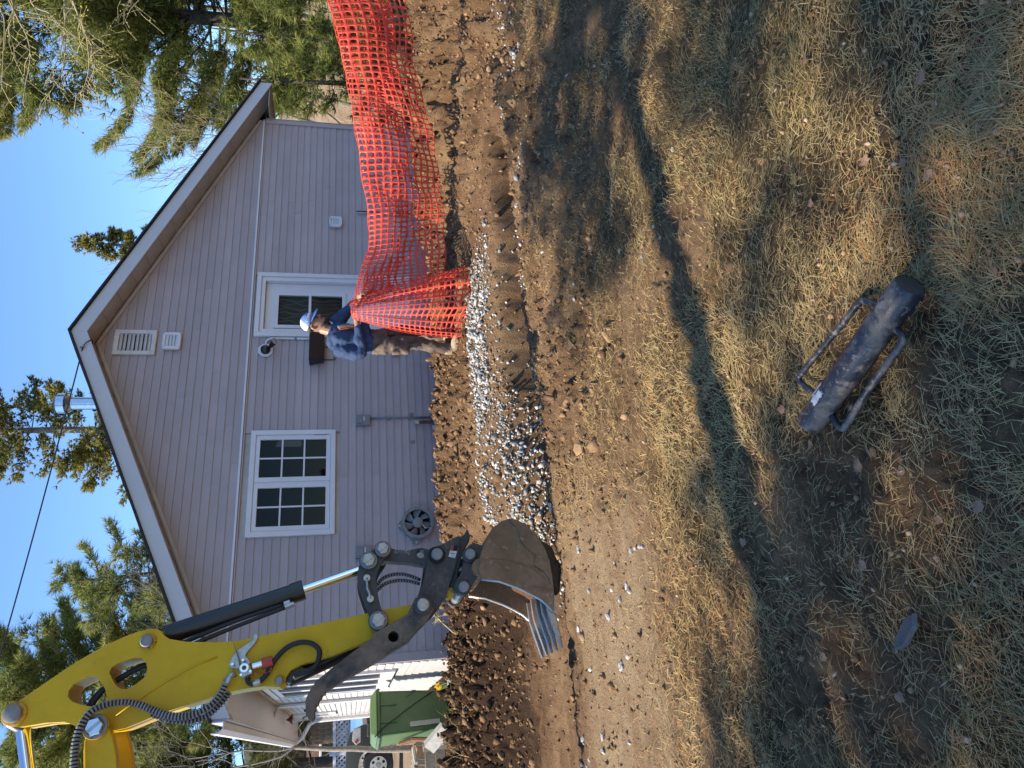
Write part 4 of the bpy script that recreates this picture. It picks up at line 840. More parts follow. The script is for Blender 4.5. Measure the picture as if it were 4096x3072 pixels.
MB().cyl(W(vb[0], 4.30, vb[1]), W(vb[0], 4.315, vb[1]), .026, 16).build('port', 'steel', valve, smooth=True, auto=True)
MB().cyl(W(vb[0], 4.315, vb[1]), W(vb[0], 4.318, vb[1]), .013, 12).build('port_hole', 'rust', valve)
a, b = [(-3.305,2.197),(-3.424,2.159)]; prism_w([(a[0]-.012, a[1]), (a[0]+.012, a[1]+.008), (b[0]+.014, b[1]), (b[0]-.012, b[1])], 4.275, 4.245).build('valve_lever', 'greyd', valve, bevel=.004)
a, b, c = [(-3.445,2.084),(-3.434,2.03),(-3.422,1.97)]; MB().cyl(W(a[0], 4.26, a[1]), W(b[0], 4.26, b[1]), .022, 14).build('coupling', 'steel', valve, smooth=True, auto=True)
MB().cyl(W(b[0], 4.26, b[1]), W(c[0], 4.26, c[1]), .032, 14).build('dust_cap', 'red', valve, smooth=True, auto=True)
MB().tube(spline([W(s, 4.27, z) for s, z in [(-3.448,2.074),(-3.478,2.058),(-3.487,2.016),(-3.48,1.979),(-3.439,1.977)]], 5), .005, 6).build('cap_strap', 'red', valve)
MB().tube(spline([W(s, 4.26, z) for s, z in [(-3.508,2.111),(-3.534,2.101),(-3.544,2.076),(-3.533,2.04),(-3.494,2.0),(-3.415,1.954),(-3.351,1.889),(-3.326,1.813),(-3.336,1.744),(-3.371,1.7),(-3.409,1.693),(-3.467,1.711),(-3.496,1.757),(-3.516,1.841)]], 6), .016, 10).build('hose', 'rubber', ex, smooth=True)
a = [(-3.505,2.111),(-3.53,2.104),(-3.544,2.08)]; MB().tube([W(s, 4.26, z) for s, z in a], .015, 8).build('elbow', 'zinc', valve, smooth=True)
a, b = [(-3.544,2.076),(-3.532,2.036)]; MB().cyl(W(a[0], 4.26, a[1]), W(b[0], 4.26, b[1]), .020, 8).build('ferrule', 'zinc', valve)
def spiral_hose(P, r, name='spiral_hose'):
    S = spline(P, 8); MB().tube(S, r*.8, 10).build(name, 'rubber', ex, smooth=True)
    L = [0]
    for i in range(1, len(S)): L.append(L[-1]+(S[i]-S[i-1]).length)
    m = MB(); d = 0; j = 0
    while d < L[-1]-.01:
        while L[j+1] < d: j += 1
        t = (S[j+1]-S[j]).normalized(); c = S[j]+t*(d-L[j]); m.ring(c, t, r*.75, r*1.12, .009, 12); d += .019
    m.build('hose_guard', 'greyd', ex)
a, b, c = [(-3.477,2.177),(-3.49,2.208),(-3.525,2.23)]; MB().tube([W(s, 4.27, z) for s, z in (a, b, c)], [.020, .018, .024], 10).build('elbow', 'zinc', valve, smooth=True)
spiral_hose([W(s, n, z) for (s, z), n in zip([(-3.54,2.234),(-3.593,2.258),(-3.648,2.309),(-3.684,2.393),(-3.685,2.5),(-3.65,2.599),(-3.602,2.7),(-3.584,2.786),(-3.595,2.868),(-3.627,2.926),(-3.686,2.959),(-3.766,2.973),(-3.866,2.968),(-3.955,2.958),(-4.11,2.94),(-4.385,2.927)], [4.27, 4.28, 4.29, 4.29, 4.28, 4.27, 4.27, 4.29, 4.32, 4.345, 4.355, 4.36, 4.36, 4.36, 4.36, 4.36])], .020)
spiral_hose([W(s, n, z) for (s, z), n in zip([(-3.577,2.223),(-3.629,2.259),(-3.694,2.332),(-3.713,2.419),(-3.703,2.496),(-3.679,2.563),(-3.657,2.63)], [4.2, 4.21, 4.22, 4.24, 4.25, 4.245, 4.24])], .020)
for dz, mm in ((0, 'rubber'), (.035, 'rubber'), (.06, 'rubber')):
    P = [(-3.594,3.027),(-3.506,2.975),(-3.441,2.885),(-3.391,2.792),(-3.354,2.684),(-3.282,2.554)]; MB().tube(spline([W(s, 4.08+dz, z-dz*.5) for s, z in P], 6), .017, 8).build('hose', mm, ex, smooth=True)
for P in ([(-2.972,1.332),(-2.925,1.287),(-2.904,1.204),(-2.915,1.122),(-2.953,1.035)], [(-3.004,1.329),(-2.966,1.279),(-2.948,1.196),(-2.956,1.114),(-2.98,1.041)]): spiral_hose([W(s, 4.1, z) for s, z in P], .013)
# bucket: near and far cheek, curved back shell, lip, teeth
NB, FB = 4.44, 3.84
CHK = [(-2.959,0.689),(-2.855,0.653),(-2.707,0.573),(-2.66,0.506),(-2.643,0.441),(-2.655,0.391),(-2.702,0.325),(-2.774,0.262),(-2.864,0.219),(-2.946,0.199),(-3.043,0.195),(-3.163,0.194),(-3.274,0.213),(-3.237,0.238),(-3.191,0.285),(-3.144,0.36),(-3.105,0.435),(-3.056,0.553),(-3.036,0.669)]
def cheek(n0, n1, nm): return prism_w(CHK, n0, n1).build(nm, 'bucketp', ex, bevel=.004)
bucket = cheek(NB, NB-.018, 'bucket'); cheek(FB+.018, FB, 'bucket_cheek')
BACK = CHK[:13]
cen = (sum(p[0] for p in CHK)/len(CHK), sum(p[1] for p in CHK)/len(CHK))
inn = [(p[0]+(cen[0]-p[0])*.05, p[1]+(cen[1]-p[1])*.05) for p in BACK]
m = MB(); nb = len(BACK); V = []
for n in (NB-.012, FB+.012):
    for P in (BACK, inn): V += [W(p[0], n, p[1]) for p in P]
Fc = []
for i in range(nb-1): Fc += [(i, i+1, 2*nb+i+1, 2*nb+i), (nb+i, nb+i+1, 3*nb+i+1, 3*nb+i), (i, i+1, nb+i+1, nb+i), (2*nb+i, 2*nb+i+1, 3*nb+i+1, 3*nb+i)]
Fc += [(0, nb, 3*nb, 2*nb), (nb-1, 2*nb-1, 4*nb-1, 3*nb-1)]
m.add(V, Fc).build('bucket_shell', 'bucketp', bucket, smooth=True, auto=True)
# worn edges: rim of the cheeks
for n in (NB-.009, FB+.009):
    m = MB(); m.tube([W(p[0], n, p[1]) for p in CHK[12:]], .011, 8); m.build('rim', 'worn', bucket, smooth=True)
# reinforcing skirt on the near cheek
SK = [(-2.651,0.456),(-2.658,0.393),(-2.704,0.327),(-2.777,0.265),(-2.867,0.222),(-2.948,0.202),(-3.046,0.197),(-3.165,0.197),(-3.069,0.217),(-3.019,0.248),(-2.967,0.311),(-2.906,0.292),(-2.867,0.338),(-2.803,0.388),(-2.727,0.393)]; prism_w(SK, NB+.014, NB+.001).build('wear_plate', 'bucketp', bucket, bevel=.004)
SK = [(-2.919,0.662),(-2.913,0.592),(-2.926,0.506),(-2.951,0.422),(-2.99,0.339),(-3.042,0.27),(-3.105,0.208),(-3.165,0.197),(-3.275,0.215),(-3.193,0.287),(-3.107,0.438),(-3.058,0.555),(-3.038,0.671),(-2.971,0.688)]; prism_w(SK, NB+.010, NB+.001).build('side_plate', 'bucketp', bucket, bevel=.003)
# lip plate and five teeth
lip0, lip1 = CHK[12], CHK[11]; TT = [(-3.47,0.183)][0]
lip = MB(); lq = [(lip0[0], lip0[1]), (lip1[0], lip1[1]), (lip1[0]-.02, lip1[1]-.012), (lip0[0]-.02, lip0[1]-.02)]
lip.prism(lq, WF(FB), WF(NB)); lip.build('lip', 'worn', bucket, bevel=.003)
dx, dz = (TT[0]-lip0[0])*1.15, (TT[1]-lip0[1])*1.15
for k in range(5):
    n = FB+.035+k*(NB-FB-.07)/4
    a = Vector((lip0[0]+.10, 0, lip0[1]+.02))
    pts = [(lip0[0]+.16, lip0[1]+.03), (lip0[0]+.02, lip0[1]+.015), (lip0[0]+dx*.42, lip0[1]+dz*.42+.005), (lip0[0]+dx, lip0[1]+dz)]
    w_ = [.012, .017, .018, .009]; h_ = [.014, .022, .020, .009]
    m = MB(); V = []
    for (s, z), ww, hh in zip(pts, w_, h_): V += [W(s, n-ww, z-hh), W(s, n+ww, z-hh), W(s, n+ww, z+hh), W(s, n-ww, z+hh)]
    Fc = [(0,1,2,3), (15,14,13,12)]
    for i in range(3):
        for j in range(4): Fc.append((i*4+j, i*4+(j+1) % 4, i*4+4+(j+1) % 4, i*4+4+j))
    m.add(V, Fc).build('tooth', 'worn', bucket, bevel=.005)
# soil held in the bucket
m = MB(); soil_p = [(-3.015,0.372),(-3.071,0.273),(-3.167,0.145),(-2.998,0.107),(-2.825,0.165),(-2.767,0.267)]; prism_w(soil_p, NB-.03, FB+.03).build('soil_load', 'clod', bucket, bevel=.03)
# ears
EAR = smooth_poly([(-2.843,0.761),(-2.804,0.74),(-2.779,0.701),(-2.788,0.658),(-2.802,0.63),(-2.874,0.645),(-2.949,0.626),(-3.035,0.707),(-3.087,0.735),(-3.122,0.783),(-3.111,0.831),(-3.065,0.845),(-3.025,0.828),(-2.976,0.789),(-2.916,0.769)], 1)
ear = prism_w(EAR, 4.36, 4.31).build('bucket_ear', 'linkp', bucket, bevel=.007); prism_w(EAR, 3.97, 3.92).build('bucket_ear', 'linkp', bucket, bevel=.007)
for c in [(-2.862,0.726),(-3.073,0.783)]: pin(c, 4.36, .034, bucket, 'greyd', 'linkp', False, 1.5); MB().cyl(W(c[0], 4.31, c[1]), W(c[0], 3.96, c[1]), .035, 18).build('bucket_pin', 'worn', bucket, smooth=True, auto=True)
# torque tube across the bucket top
c = [(-2.975,0.668)][0]; MB().cyl(W(c[0]+.02, NB-.02, c[1]), W(c[0]+.02, FB+.02, c[1]), .055, 20).build('torque_tube', 'bucketp', bucket, smooth=True, auto=True)

# ================================================================ ORANGE SAFETY NET
netr = empty('safety_net', [(2.257,7.8,0.512)][0], 'orange-red plastic safety net held up by the worker, sagging to the right', 'net')
def net_sheet(name, surf, ncol, nrow, hole=.375, parent=netr):
    """surf(u, v) -> point, u along, v down; every cell is a rounded square hole in a thin strip lattice"""
    V = []; F = []; key = {}
    def P(i, j):
        k = (i, j)
        if k not in key: key[k] = len(V); V.append(surf(i/ncol, j/nrow))
        return key[k]
    K = 12
    for i in range(ncol):
        for j in range(nrow):
            o = [P(i+a, j+b) for a, b in ((0, 0), (.5, 0), (1, 0), (1, .5), (1, 1), (.5, 1), (0, 1), (0, .5))]
            base = len(V)
            for k in range(8):
                a = math.pi*1.25+k*math.pi/4; r = hole*(1.0 if k % 2 else 1.22)
                V.append(surf((i+.5+r*math.cos(a))/ncol, (j+.5+r*math.sin(a))/nrow))
            for k in range(8): F.append((o[k], o[(k+1) % 8], base+(k+1) % 8, base+k))
    o = np_mesh(name, np.array([tuple(p) for p in V]), np.array(F), 'net', smooth=True, fv=4, parent=parent, origin=tuple(netr.location))
    s = o.modifiers.new('thickness', 'SOLIDIFY'); s.thickness = .004; s.offset = 0
    return o
def curve_at(P, t):
    n = len(P)-1; x = min(max(t, 0), 1)*n; i = min(int(x), n-1); f = x-i
    p0, p1, p2, p3 = P[max(i-1, 0)], P[i], P[i+1], P[min(i+2, n)]
    return .5*((2*p1)+(p2-p0)*f+(2*p0-5*p1+4*p2-p3)*f*f+(3*p1-p0-3*p2+p3)*f**3)
VV = lambda L: [Vector(p) for p in L]
TOP = VV([(0.83,7.86,1.518),(0.95,7.92,1.461),(1.185,8.05,1.407),(1.599,8.2,1.302),(2.04,8.2,1.346),(2.573,8.15,1.428),(3.017,8.1,1.492),(3.472,8.1,1.58),(4.002,8.1,1.712),(4.793,8.2,1.913),(5.977,8.4,2.244)])
BOT = VV([(0.965,8.05,0.452),(1.104,8.05,0.458),(1.31,8.12,0.463),(1.72,8.2,0.467),(2.143,8.2,0.501),(2.578,8.15,0.558),(2.973,8.1,0.664),(3.49,8.1,0.808),(4.094,8.1,0.874),(4.903,8.2,1.077),(6.112,8.4,1.403)])
def surfA(u, v):
    a, b = curve_at(TOP, u), curve_at(BOT, u)
    amp = .07*math.sin(math.pi*v)
    wob = math.sin(u*23+v*3.0)*.030+math.sin(u*41-v*5)*.016+.05*math.sin(v*6.2-u*9)*(.35+.65*(1-u))
    return a.lerp(b, v)+Vector((.35*wob*amp*6, -amp*.6+wob*.9, .012*math.sin(u*60+v*9)-.02*math.sin(math.pi*v)*math.sin(u*17)))
net_sheet('net_panel', surfA, 74, 12)
def surfB(u, v):      # the folded-over upper part hanging in front
    uu = .015+.985*u; a, b = curve_at(TOP, uu), curve_at(BOT, uu)
    d = (.30+.34*sst(.05, .5, uu)+.12*sst(.55, .9, uu)+.06*math.sin(uu*11)); d = float(d)
    wob = math.sin(u*31+v*2)*.022+math.sin(u*57-v*4)*.012
    return a.lerp(b, v*d)+Vector((0, -.055-.05*math.sin(math.pi*v)+wob, .010*math.sin(u*47)))
net_sheet('net_fold', surfB, 74, 6)
HT = VV([(0.674,7.7,1.482),(0.703,7.68,1.492),(0.737,7.66,1.503),(0.768,7.66,1.503),(0.806,7.7,1.492),(0.87,7.8,1.449)])
HB = VV([(0.487,7.6,0.351),(0.55,7.5,0.387),(0.723,7.38,0.338),(0.912,7.34,0.272),(1.077,7.42,0.266),(1.238,7.62,0.289)])
def surfC(u, v):
    a, b = curve_at(HT, u), curve_at(HB, u); wob = math.sin(u*19+v*2)*.045*v+math.sin(u*37)*.02*v
    p = a.lerp(b, v); ex2 = .0
    bulge = math.sin(math.pi*v)
    return p+Vector((.10*bulge*(u-.5)*1.0+.04*wob, wob-.06*bulge, .0))
net_sheet('net_panel', surfC, 13, 21)
BK = VV([(0.87,7.8,1.449),(0.928,7.95,1.408),(0.965,8.03,1.394)]); BB = VV([(1.238,7.62,0.289),(1.189,7.85,0.368),(1.105,8.05,0.424)])
net_sheet('net_panel', lambda u, v: curve_at(BK, u).lerp(curve_at(BB, u), v)+Vector((.03*math.sin(v*9), .05*math.sin(u*7+v*4)*v, 0)), 8, 19)

# ================================================================ THE WORKER
MT.update(
    skin=mat('skin', (.36, .19, .12), .5, var=.12, vscale=12), hair=mat('dark_hair', (.012, .009, .008), .7, var=.3, vscale=60),
    hoodie=mat('navy_hoodie', (.024, .052, .125), .85, var=.22, vscale=7, bump=.3, bscale=26), trousers=mat('dusty_work_trousers', (.15, .115, .088), .9, var=.4, vscale=8, bump=.4, bscale=22, col2=(.055, .036, .03)),
    boots=mat('tan_muddy_boots', (.34, .27, .18), .85, var=.35, vscale=14, bump=.3), capb=mat('blue_cap', (.10, .19, .42), .7, var=.1), capw=mat('white_cap_mesh', (.72, .72, .70), .7, var=.1),
    stripe_y=mat('yellow_print', (.55, .33, .06), .7, var=.1), stripe_r=mat('red_print', (.38, .06, .04), .7, var=.1), stripe_b=mat('blue_print', (.16, .26, .42), .7, var=.1))
PX0, PY0, PZ0 = .455, 7.95, .345
def wz(v): return PZ0+(1833-v)/638*1.69
def wx(u): return PX0+(u-1702)*.00268
def WP(u, v, dy=0): return Vector((wx(u), PY0+dy, wz(v)))
worker = empty('person', (PX0, PY0, PZ0-.02), 'worker in blue hoodie and cap holding up the orange net beside the gravel', 'person')
FACE = Vector((.86, -.51, 0)); SIDE = Vector((.51, .86, 0))     # he faces right and a little towards the viewer; SIDE points to his left
def ell_loft(m, rings, seg=16):
    """rings: (centre, half depth along FACE, half width along SIDE, tilt vector)"""
    V = []; F = []
    for c, a, b in rings:
        for k in range(seg):
            t = k*2*math.pi/seg; V.append(Vector(c)+FACE*a*math.cos(t)+SIDE*b*math.sin(t))
    for i in range(len(rings)-1):
        for k in range(seg):
            q = (k+1) % seg; F.append((i*seg+k, i*seg+q, (i+1)*seg+q, (i+1)*seg+k))
    F += [tuple(range(seg))[::-1], tuple((len(rings)-1)*seg+k for k in range(seg))]
    m.add(V, F)
def fuse(o, vox, it=4):
    r = o.modifiers.new('fuse', 'REMESH'); r.mode = 'VOXEL'; r.voxel_size = vox; r.use_smooth_shade = True
    s = o.modifiers.new('soften', 'SMOOTH'); s.iterations = it; s.factor = .5
    return o
def limb(m, pts, rad, seg=12):
    S = spline(pts, 5); n = len(S); k = len(rad)-1
    rs = []
    for i in range(n):
        t = i/(n-1)*k; j = min(int(t), k-1); rs.append(rad[j]+(rad[j+1]-rad[j])*(t-j))
    m.tube(S, rs, seg)
chest = WP(1722, 1380); hip = WP(1704, 1490)
sh_r = WP(1694, 1338)-SIDE*.13; sh_l = WP(1752, 1332)+SIDE*.12
el_r = WP(1684, 1438)-SIDE*.20+FACE*.02; wr_r = WP(1788, 1420)-SIDE*.10-Vector((0, .06, 0)); el_l = WP(1812, 1398)+SIDE*.16; wr_l = WP(1856, 1420)-Vector((0, .06, 0))
# body: head, neck, forearms and hands in one skin
m = MB(); hc = WP(1772, 1252)
HD = (FACE*.93-ZV*.36).normalized(); HU = (ZV*.93+FACE*.36).normalized()     # looking down at the net
def HP(f, s, u): return hc+HD*f+SIDE*s+HU*u
def head_loft(prof, seg=18):
    V = []; F = []
    for u, f0, f1, w in prof:       # height, back, front, half width
        for k in range(seg):
            t = k*2*math.pi/seg; V.append(HP((f0+f1)/2+(f1-f0)/2*math.cos(t), w*math.sin(t)*(1-.12*max(math.cos(t), 0)), u))
    for i in range(len(prof)-1):
        for k in range(seg): q = (k+1) % seg; F.append((i*seg+k, i*seg+q, (i+1)*seg+q, (i+1)*seg+k))
    F += [tuple(range(seg))[::-1], tuple((len(prof)-1)*seg+k for k in range(seg))]; m.add(V, F)
head_loft([(-.125, .01, .075, .03), (-.105, -.03, .092, .048), (-.07, -.07, .092, .062), (-.03, -.088, .090, .070), (.0, -.094, .086, .073), (.03, -.097, .090, .075), (.07, -.094, .084, .072), (.10, -.075, .06, .058), (.122, -.04, .03, .03)])
m.tube([HP(.088, 0, .018), HP(.112, 0, -.022), HP(.088, 0, -.032)], [.008, .015, .010], 8)           # nose
m.tube([HP(.086, -.022, -.062), HP(.096, 0, -.060), HP(.086, .022, -.062)], [.006, .009, .006], 8)   # lips
for sg in (-1, 1): m.tube([HP(-.012, sg*.074, -.028), HP(-.022, sg*.082, -.002), HP(-.018, sg*.078, .024)], [.010, .016, .011], 8)
m.tube([HP(-.03, 0, -.09), WP(1742, 1318), WP(1735, 1345)], [.055, .056, .062], 12)
limb(m, [el_r.lerp(wr_r, .62), wr_r, wr_r+(wr_r-el_r).normalized()*.05], [.040, .031, .036])
limb(m, [el_l.lerp(wr_l, .55), wr_l, wr_l+(wr_l-el_l).normalized()*.05], [.040, .031, .036])
def hand(m, w, d, up, sg):
    d = d.normalized(); up = (up-d*up.dot(d)).normalized(); sd = d.cross(up)*sg
    m.tube([w, w+d*.045, w+d*.085], [.028, .036, .034], 10, ell=.55)
    for k, (o, L) in enumerate(((-.028, .070), (-.009, .080), (.010, .076), (.027, .060))):
        b = w+d*.082+sd*o; m.tube([b, b+d*L*.42-up*.004, b+d*L*.62-up*L*.36, b+d*L*.42-up*L*.66], [.0105, .010, .009, .0075], 8)
    b = w+d*.03-sd*.032; m.tube([b, b+d*.03-sd*.018-up*.012, b+d*.055-sd*.008-up*.028], [.013, .011, .009], 8)
hand(m, wr_r+(wr_r-el_r).normalized()*.03, (WP(1800, 1408)-Vector((0, .10, 0)))-wr_r, ZV, 1)
hand(m, wr_l+(wr_l-el_l).normalized()*.03, Vector((.75, -.5, -.25)), ZV, -1)
body = fuse(m.build('body', 'skin', worker, smooth=True), .0055, 3)
# hoodie
m = MB()
ell_loft(m, [(WP(1703, 1492), .108, .15), (WP(1703, 1475), .122, .165), (WP(1708, 1440), .128, .17), (WP(1716, 1400), .130, .185), (WP(1722, 1365), .125, .20), (WP(1726, 1340), .105, .195), (WP(1732, 1322), .085, .13), (WP(1738, 1312), .072, .085)])
limb(m, [sh_r+SIDE*.02, sh_r.lerp(el_r, .5)-FACE*.02, el_r, el_r.lerp(wr_r, .5), el_r.lerp(wr_r, .90)], [.080, .070, .060, .052, .043])
limb(m, [sh_l-SIDE*.02, sh_l.lerp(el_l, .5), el_l, el_l.lerp(wr_l, .5), el_l.lerp(wr_l, .88)], [.08, .07, .06, .052, .043])
m.tube([WP(1742, 1318)+FACE*.05+SIDE*.03, WP(1716, 1312)+SIDE*.07, WP(1690, 1322)-FACE*.02, WP(1716, 1318)-SIDE*.09, WP(1742, 1322)+FACE*.04-SIDE*.04], [.028, .040, .052, .042, .028], 10)
ell_loft(m, [(WP(1726, 1468)+FACE*.07, .08, .12), (WP(1724, 1432)+FACE*.08, .075, .10)])     # front pouch
hood = fuse(m.build('hoodie', 'hoodie', worker, smooth=True), .011, 3)
dt = hood.modifiers.new('folds', 'DISPLACE'); tx = bpy.data.textures.new('folds', 'CLOUDS'); tx.noise_scale = .085; dt.texture = tx; dt.strength = .045; dt.texture_coords = 'LOCAL'
for k, (mm, o) in enumerate((('stripe_r', .0), ('stripe_y', .035), ('stripe_b', .07))):
    P = [chest+FACE*(.140-.018*abs(t-.3))+SIDE*(-.10+.03*k+.055*t)+ZV*(.075-.19*t+.01*k) for t in (0, .25, .5, .75, 1)]
    MB().tube(spline(P, 4), .010, 6).build('print_stripe', mm, hood, smooth=True)
# trousers, belt, boots
m = MB(); ank_r = WP(1690, 1795)-SIDE*.09; ank_l = WP(1715, 1795)+SIDE*.10
ell_loft(m, [(WP(1703, 1478), .115, .16), (WP(1702, 1510), .125, .175), (WP(1702, 1540), .12, .17)])
limb(m, [WP(1700, 1520)-SIDE*.085, WP(1716, 1640)-SIDE*.10, WP(1704, 1720)-SIDE*.10, ank_r], [.096, .077, .066, .060], 14)
limb(m, [WP(1706, 1520)+SIDE*.085, WP(1728, 1640)+SIDE*.10, WP(1720, 1720)+SIDE*.10, ank_l], [.096, .077, .066, .060], 14)
m.box(WP(1706, 1590)-SIDE*.185, (.12, .05, .18), Matrix.Rotation(R(30), 3, 'Z'))                # cargo pocket
tr = fuse(m.build('trousers', 'trousers', worker, smooth=True), .012, 3)
dt = tr.modifiers.new('folds', 'DISPLACE'); dt.texture = tx; dt.strength = .05; dt.texture_coords = 'LOCAL'
for a in (ank_r, ank_l):
    m = MB(); g = a.copy(); g.z = PZ0+.0; limb(m, [a+ZV*.06, a-ZV*.02, g+ZV*.055], [.062, .058, .062]); m.tube([g+ZV*.045-FACE*.07, g+ZV*.05, g+ZV*.045+FACE*.10, g+ZV*.035+FACE*.19], [.048, .056, .054, .034], 12, ell=1.0)
    fuse(m.build('boot', 'boots', worker, smooth=True), .011, 3)
    m = MB(); m.hexa([g+FACE*p+SIDE*q-ZV*.012 for p, q in ((-.12, -.05), (.21, -.05), (.21, .05), (-.12, .05))], [g+FACE*p+SIDE*q+ZV*.012 for p, q in ((-.12, -.05), (.21, -.05), (.21, .05), (-.12, .05))]); m.build('sole', 'rubber', worker, bevel=.01)
# cap, glasses, beard, hair
def dome(back, name, mt):
    m2 = MB(); V = []; seg = 16; rows = 6
    for i in range(rows+1):
        e = i/rows*math.pi/2
        for k in range(seg+1):
            t = (-math.pi/2+math.pi*k/seg)+(math.pi if back else 0)
            V.append(HP(-.004+.106*math.cos(t)*math.cos(e), .086*math.sin(t)*math.cos(e), .045+.098*math.sin(e)))
    F = [(i*(seg+1)+k, i*(seg+1)+k+1, (i+1)*(seg+1)+k+1, (i+1)*(seg+1)+k) for i in range(rows) for k in range(seg)]
    o = m2.add(V, F).build(name, mt, worker, smooth=True); o.modifiers.new('thickness', 'SOLIDIFY').thickness = .004; return o
cap = dome(False, 'cap', 'capb'); dome(True, 'cap_back', 'capw')
m = MB(); V = []
for i in range(2):
    for k in range(11):
        t = -math.pi/2*.92+math.pi*.92*k/10; r = (0, .078)[i]
        V.append(HP(.088*math.cos(t)*1.1+(r*math.cos(t)**.6 if i else 0), .080*math.sin(t), .048-.022*i*math.cos(t)))
m.add(V, [(k, k+1, 12+k, 11+k) for k in range(10)]); br = m.build('cap_brim', 'capb', cap, smooth=True); br.modifiers.new('thickness', 'SOLIDIFY').thickness = .005
mw = Matrix((-SIDE*-.72+HD*.62, HU, (HD*.72-SIDE*.62))).transposed().to_4x4(); xx = (SIDE*.6+HD*.8).normalized(); zz = (HD*.7-SIDE*.7).normalized(); xx = HU.cross(zz).normalized()
mw = Matrix((xx, HU, zz)).transposed().to_4x4(); mw.translation = HP(.078, -.068, .085)
text_obj('cap_lettering', 'PERMA', .034, 'capw', cap, mw, .003, .001)
m = MB()
for sg in (-1, 1):
    m.tube([HP(.096, sg*.034, .022), HP(.082, sg*.066, .024), HP(-.01, sg*.080, .020)], .0035, 6); m.ring(HP(.096, sg*.032, .016), HD, .021, .026, .006, 14)
m.build('glasses', 'black', worker)
m = MB(); m.tube([HP(.02, -.064, -.07), HP(.065, -.046, -.095), HP(.09, 0, -.105), HP(.065, .046, -.095), HP(.02, .064, -.07)], [.012, .018, .022, .018, .012], 10)
m.tube([HP(.088, -.026, -.05), HP(.100, 0, -.046), HP(.088, .026, -.05)], [.005, .007, .005], 6); m.build('beard', 'hair', worker, smooth=True)
m = MB(); m.tube([HP(-.02, -.072, .03), HP(-.07, -.06, .01), HP(-.092, 0, .0), HP(-.07, .06, .01), HP(-.02, .072, .03)], [.012, .022, .026, .022, .012], 10); m.build('hair', 'hair', worker, smooth=True)

# ================================================================ POST DRIVER on the lawn
dA, dB = [Vector((*p, .075)) for p in [(-0.126,2.047),(0.259,1.624)]]
r = empty('post_driver', ((dA.x+dB.x)/2, (dA.y+dB.y)/2, .01), 'scuffed navy steel post driver with two loop handles lying on the lawn', 'post driver')
ax = (dB-dA).normalized(); RD = .043
m = MB(); m.tube([dA, dA+ax*.004, dB-ax*.006, dB], [RD-.003, RD, RD, RD-.003], 48, cap=False); m.tube([dA+ax*.02, dA], [RD-.007, RD-.006], 48, cap=False); m.ring(dA+ax*.002, ax, RD-.0065, RD-.002, .004, 48)
m.build('tube', 'bluebin', r, smooth=True, auto=True)
MB().tube([dB-ax*.010, dB-ax*.001, dB+ax*.001], [RD-.004, RD-.004, RD-.008], 40).build('end_cap', 'linkp', r, smooth=True, auto=True)
MB().cyl(dA+ax*.03, dA+ax*.035, RD-.008, 32).build('inner_plate', 'dark', r)
for P in ([(0.215,1.75),(0.235,1.794),(0.237,1.829),(0.21,1.865),(0.127,1.976),(0.036,2.102),(0.011,2.115),(-0.011,2.079),(-0.035,2.027)], [(0.149,1.688),(0.132,1.664),(0.11,1.662),(0.073,1.699),(-0.023,1.799),(-0.117,1.881),(-0.133,1.908),(-0.116,1.933),(-0.088,1.961)]):
    MB().tube(spline([Vector((x, y, .066)) for x, y in P], 6), .0098, 12).build('handle', 'bluebin', r, smooth=True)
up_ = Vector((0, 0, 1)); tn_ = ax.cross(up_).normalized(); tu = tn_.cross(ax)
def skin_patch(t0, t1, a0, a1, name, mt, d=.0009):
    V = []; nx, na = 10, 8; g = random.Random(int(t0*1e4))
    for i in range(nx+1):
        for k in range(na+1):
            t = t0+(t1-t0)*i/nx+(g.uniform(-.006, .006) if i in (0, nx) else 0); a = a0+(a1-a0)*k/na+(g.uniform(-.06, .06) if k in (0, na) else 0)
            V.append(dA+ax*t+(tn_*math.sin(a)+tu*math.cos(a))*(RD+d))
    MB().add(V, [(i*(na+1)+k, (i+1)*(na+1)+k, (i+1)*(na+1)+k+1, i*(na+1)+k+1) for i in range(nx) for k in range(na)]).build(name, mt, r, smooth=True)
skin_patch(.105, .165, -.95, -.42, 'torn_sticker', 'sticker'); skin_patch(.10, .155, -.30, .28, 'torn_sticker', 'sticker')

# ================================================================ WHEELIE BIN
bx0 = Vector((-4.62, 10.15, 0)); bx0.z = gz(bx0.x, bx0.y)+.02
r = empty('wheelie_bin', bx0, 'green wheelie bin with a black elastic cord over its lid, by the left corner', 'bin')
bd = Vector((.80, .60, 0)); bn = Vector((.60, -.80, 0))          # width and front directions of the bin
def BP_(a, b, z): return bx0+bd*a+bn*b+ZV*z
m = MB(); lo = [BP_(a, b, .02) for a, b in ((-.25, -.24), (.25, -.24), (.25, .26), (-.25, .26))]; hi = [BP_(a, b, .97) for a, b in ((-.29, -.36), (.29, -.36), (.29, .34), (-.29, .34))]
m.hexa(lo, hi).build('tub', 'bin', r, bevel=.035)
lo = [BP_(a, b, .955) for a, b in ((-.315, -.38), (.315, -.38), (.315, .37), (-.315, .37))]; m = MB(); m.hexa(lo, [p+ZV*.04 for p in lo]).build('rim', 'bin', r, bevel=.012)
lo = [BP_(a, b, .996) for a, b in ((-.31, -.42), (.31, -.42), (.31, .385), (-.31, .385))]; hi = [BP_(a, b, 1.075) for a, b in ((-.24, -.33), (.24, -.33), (.24, .28), (-.24, .28))]
m = MB(); m.hexa(lo, hi).build('lid', 'bin', r, bevel=.02)
for q in (-.12, .10):
    MB().box(BP_(q, .338, .84), (.02, .02, .22), Matrix.Rotation(math.atan2(bd.y, bd.x), 3, 'Z')).build('rib', 'bin', r, bevel=.006)
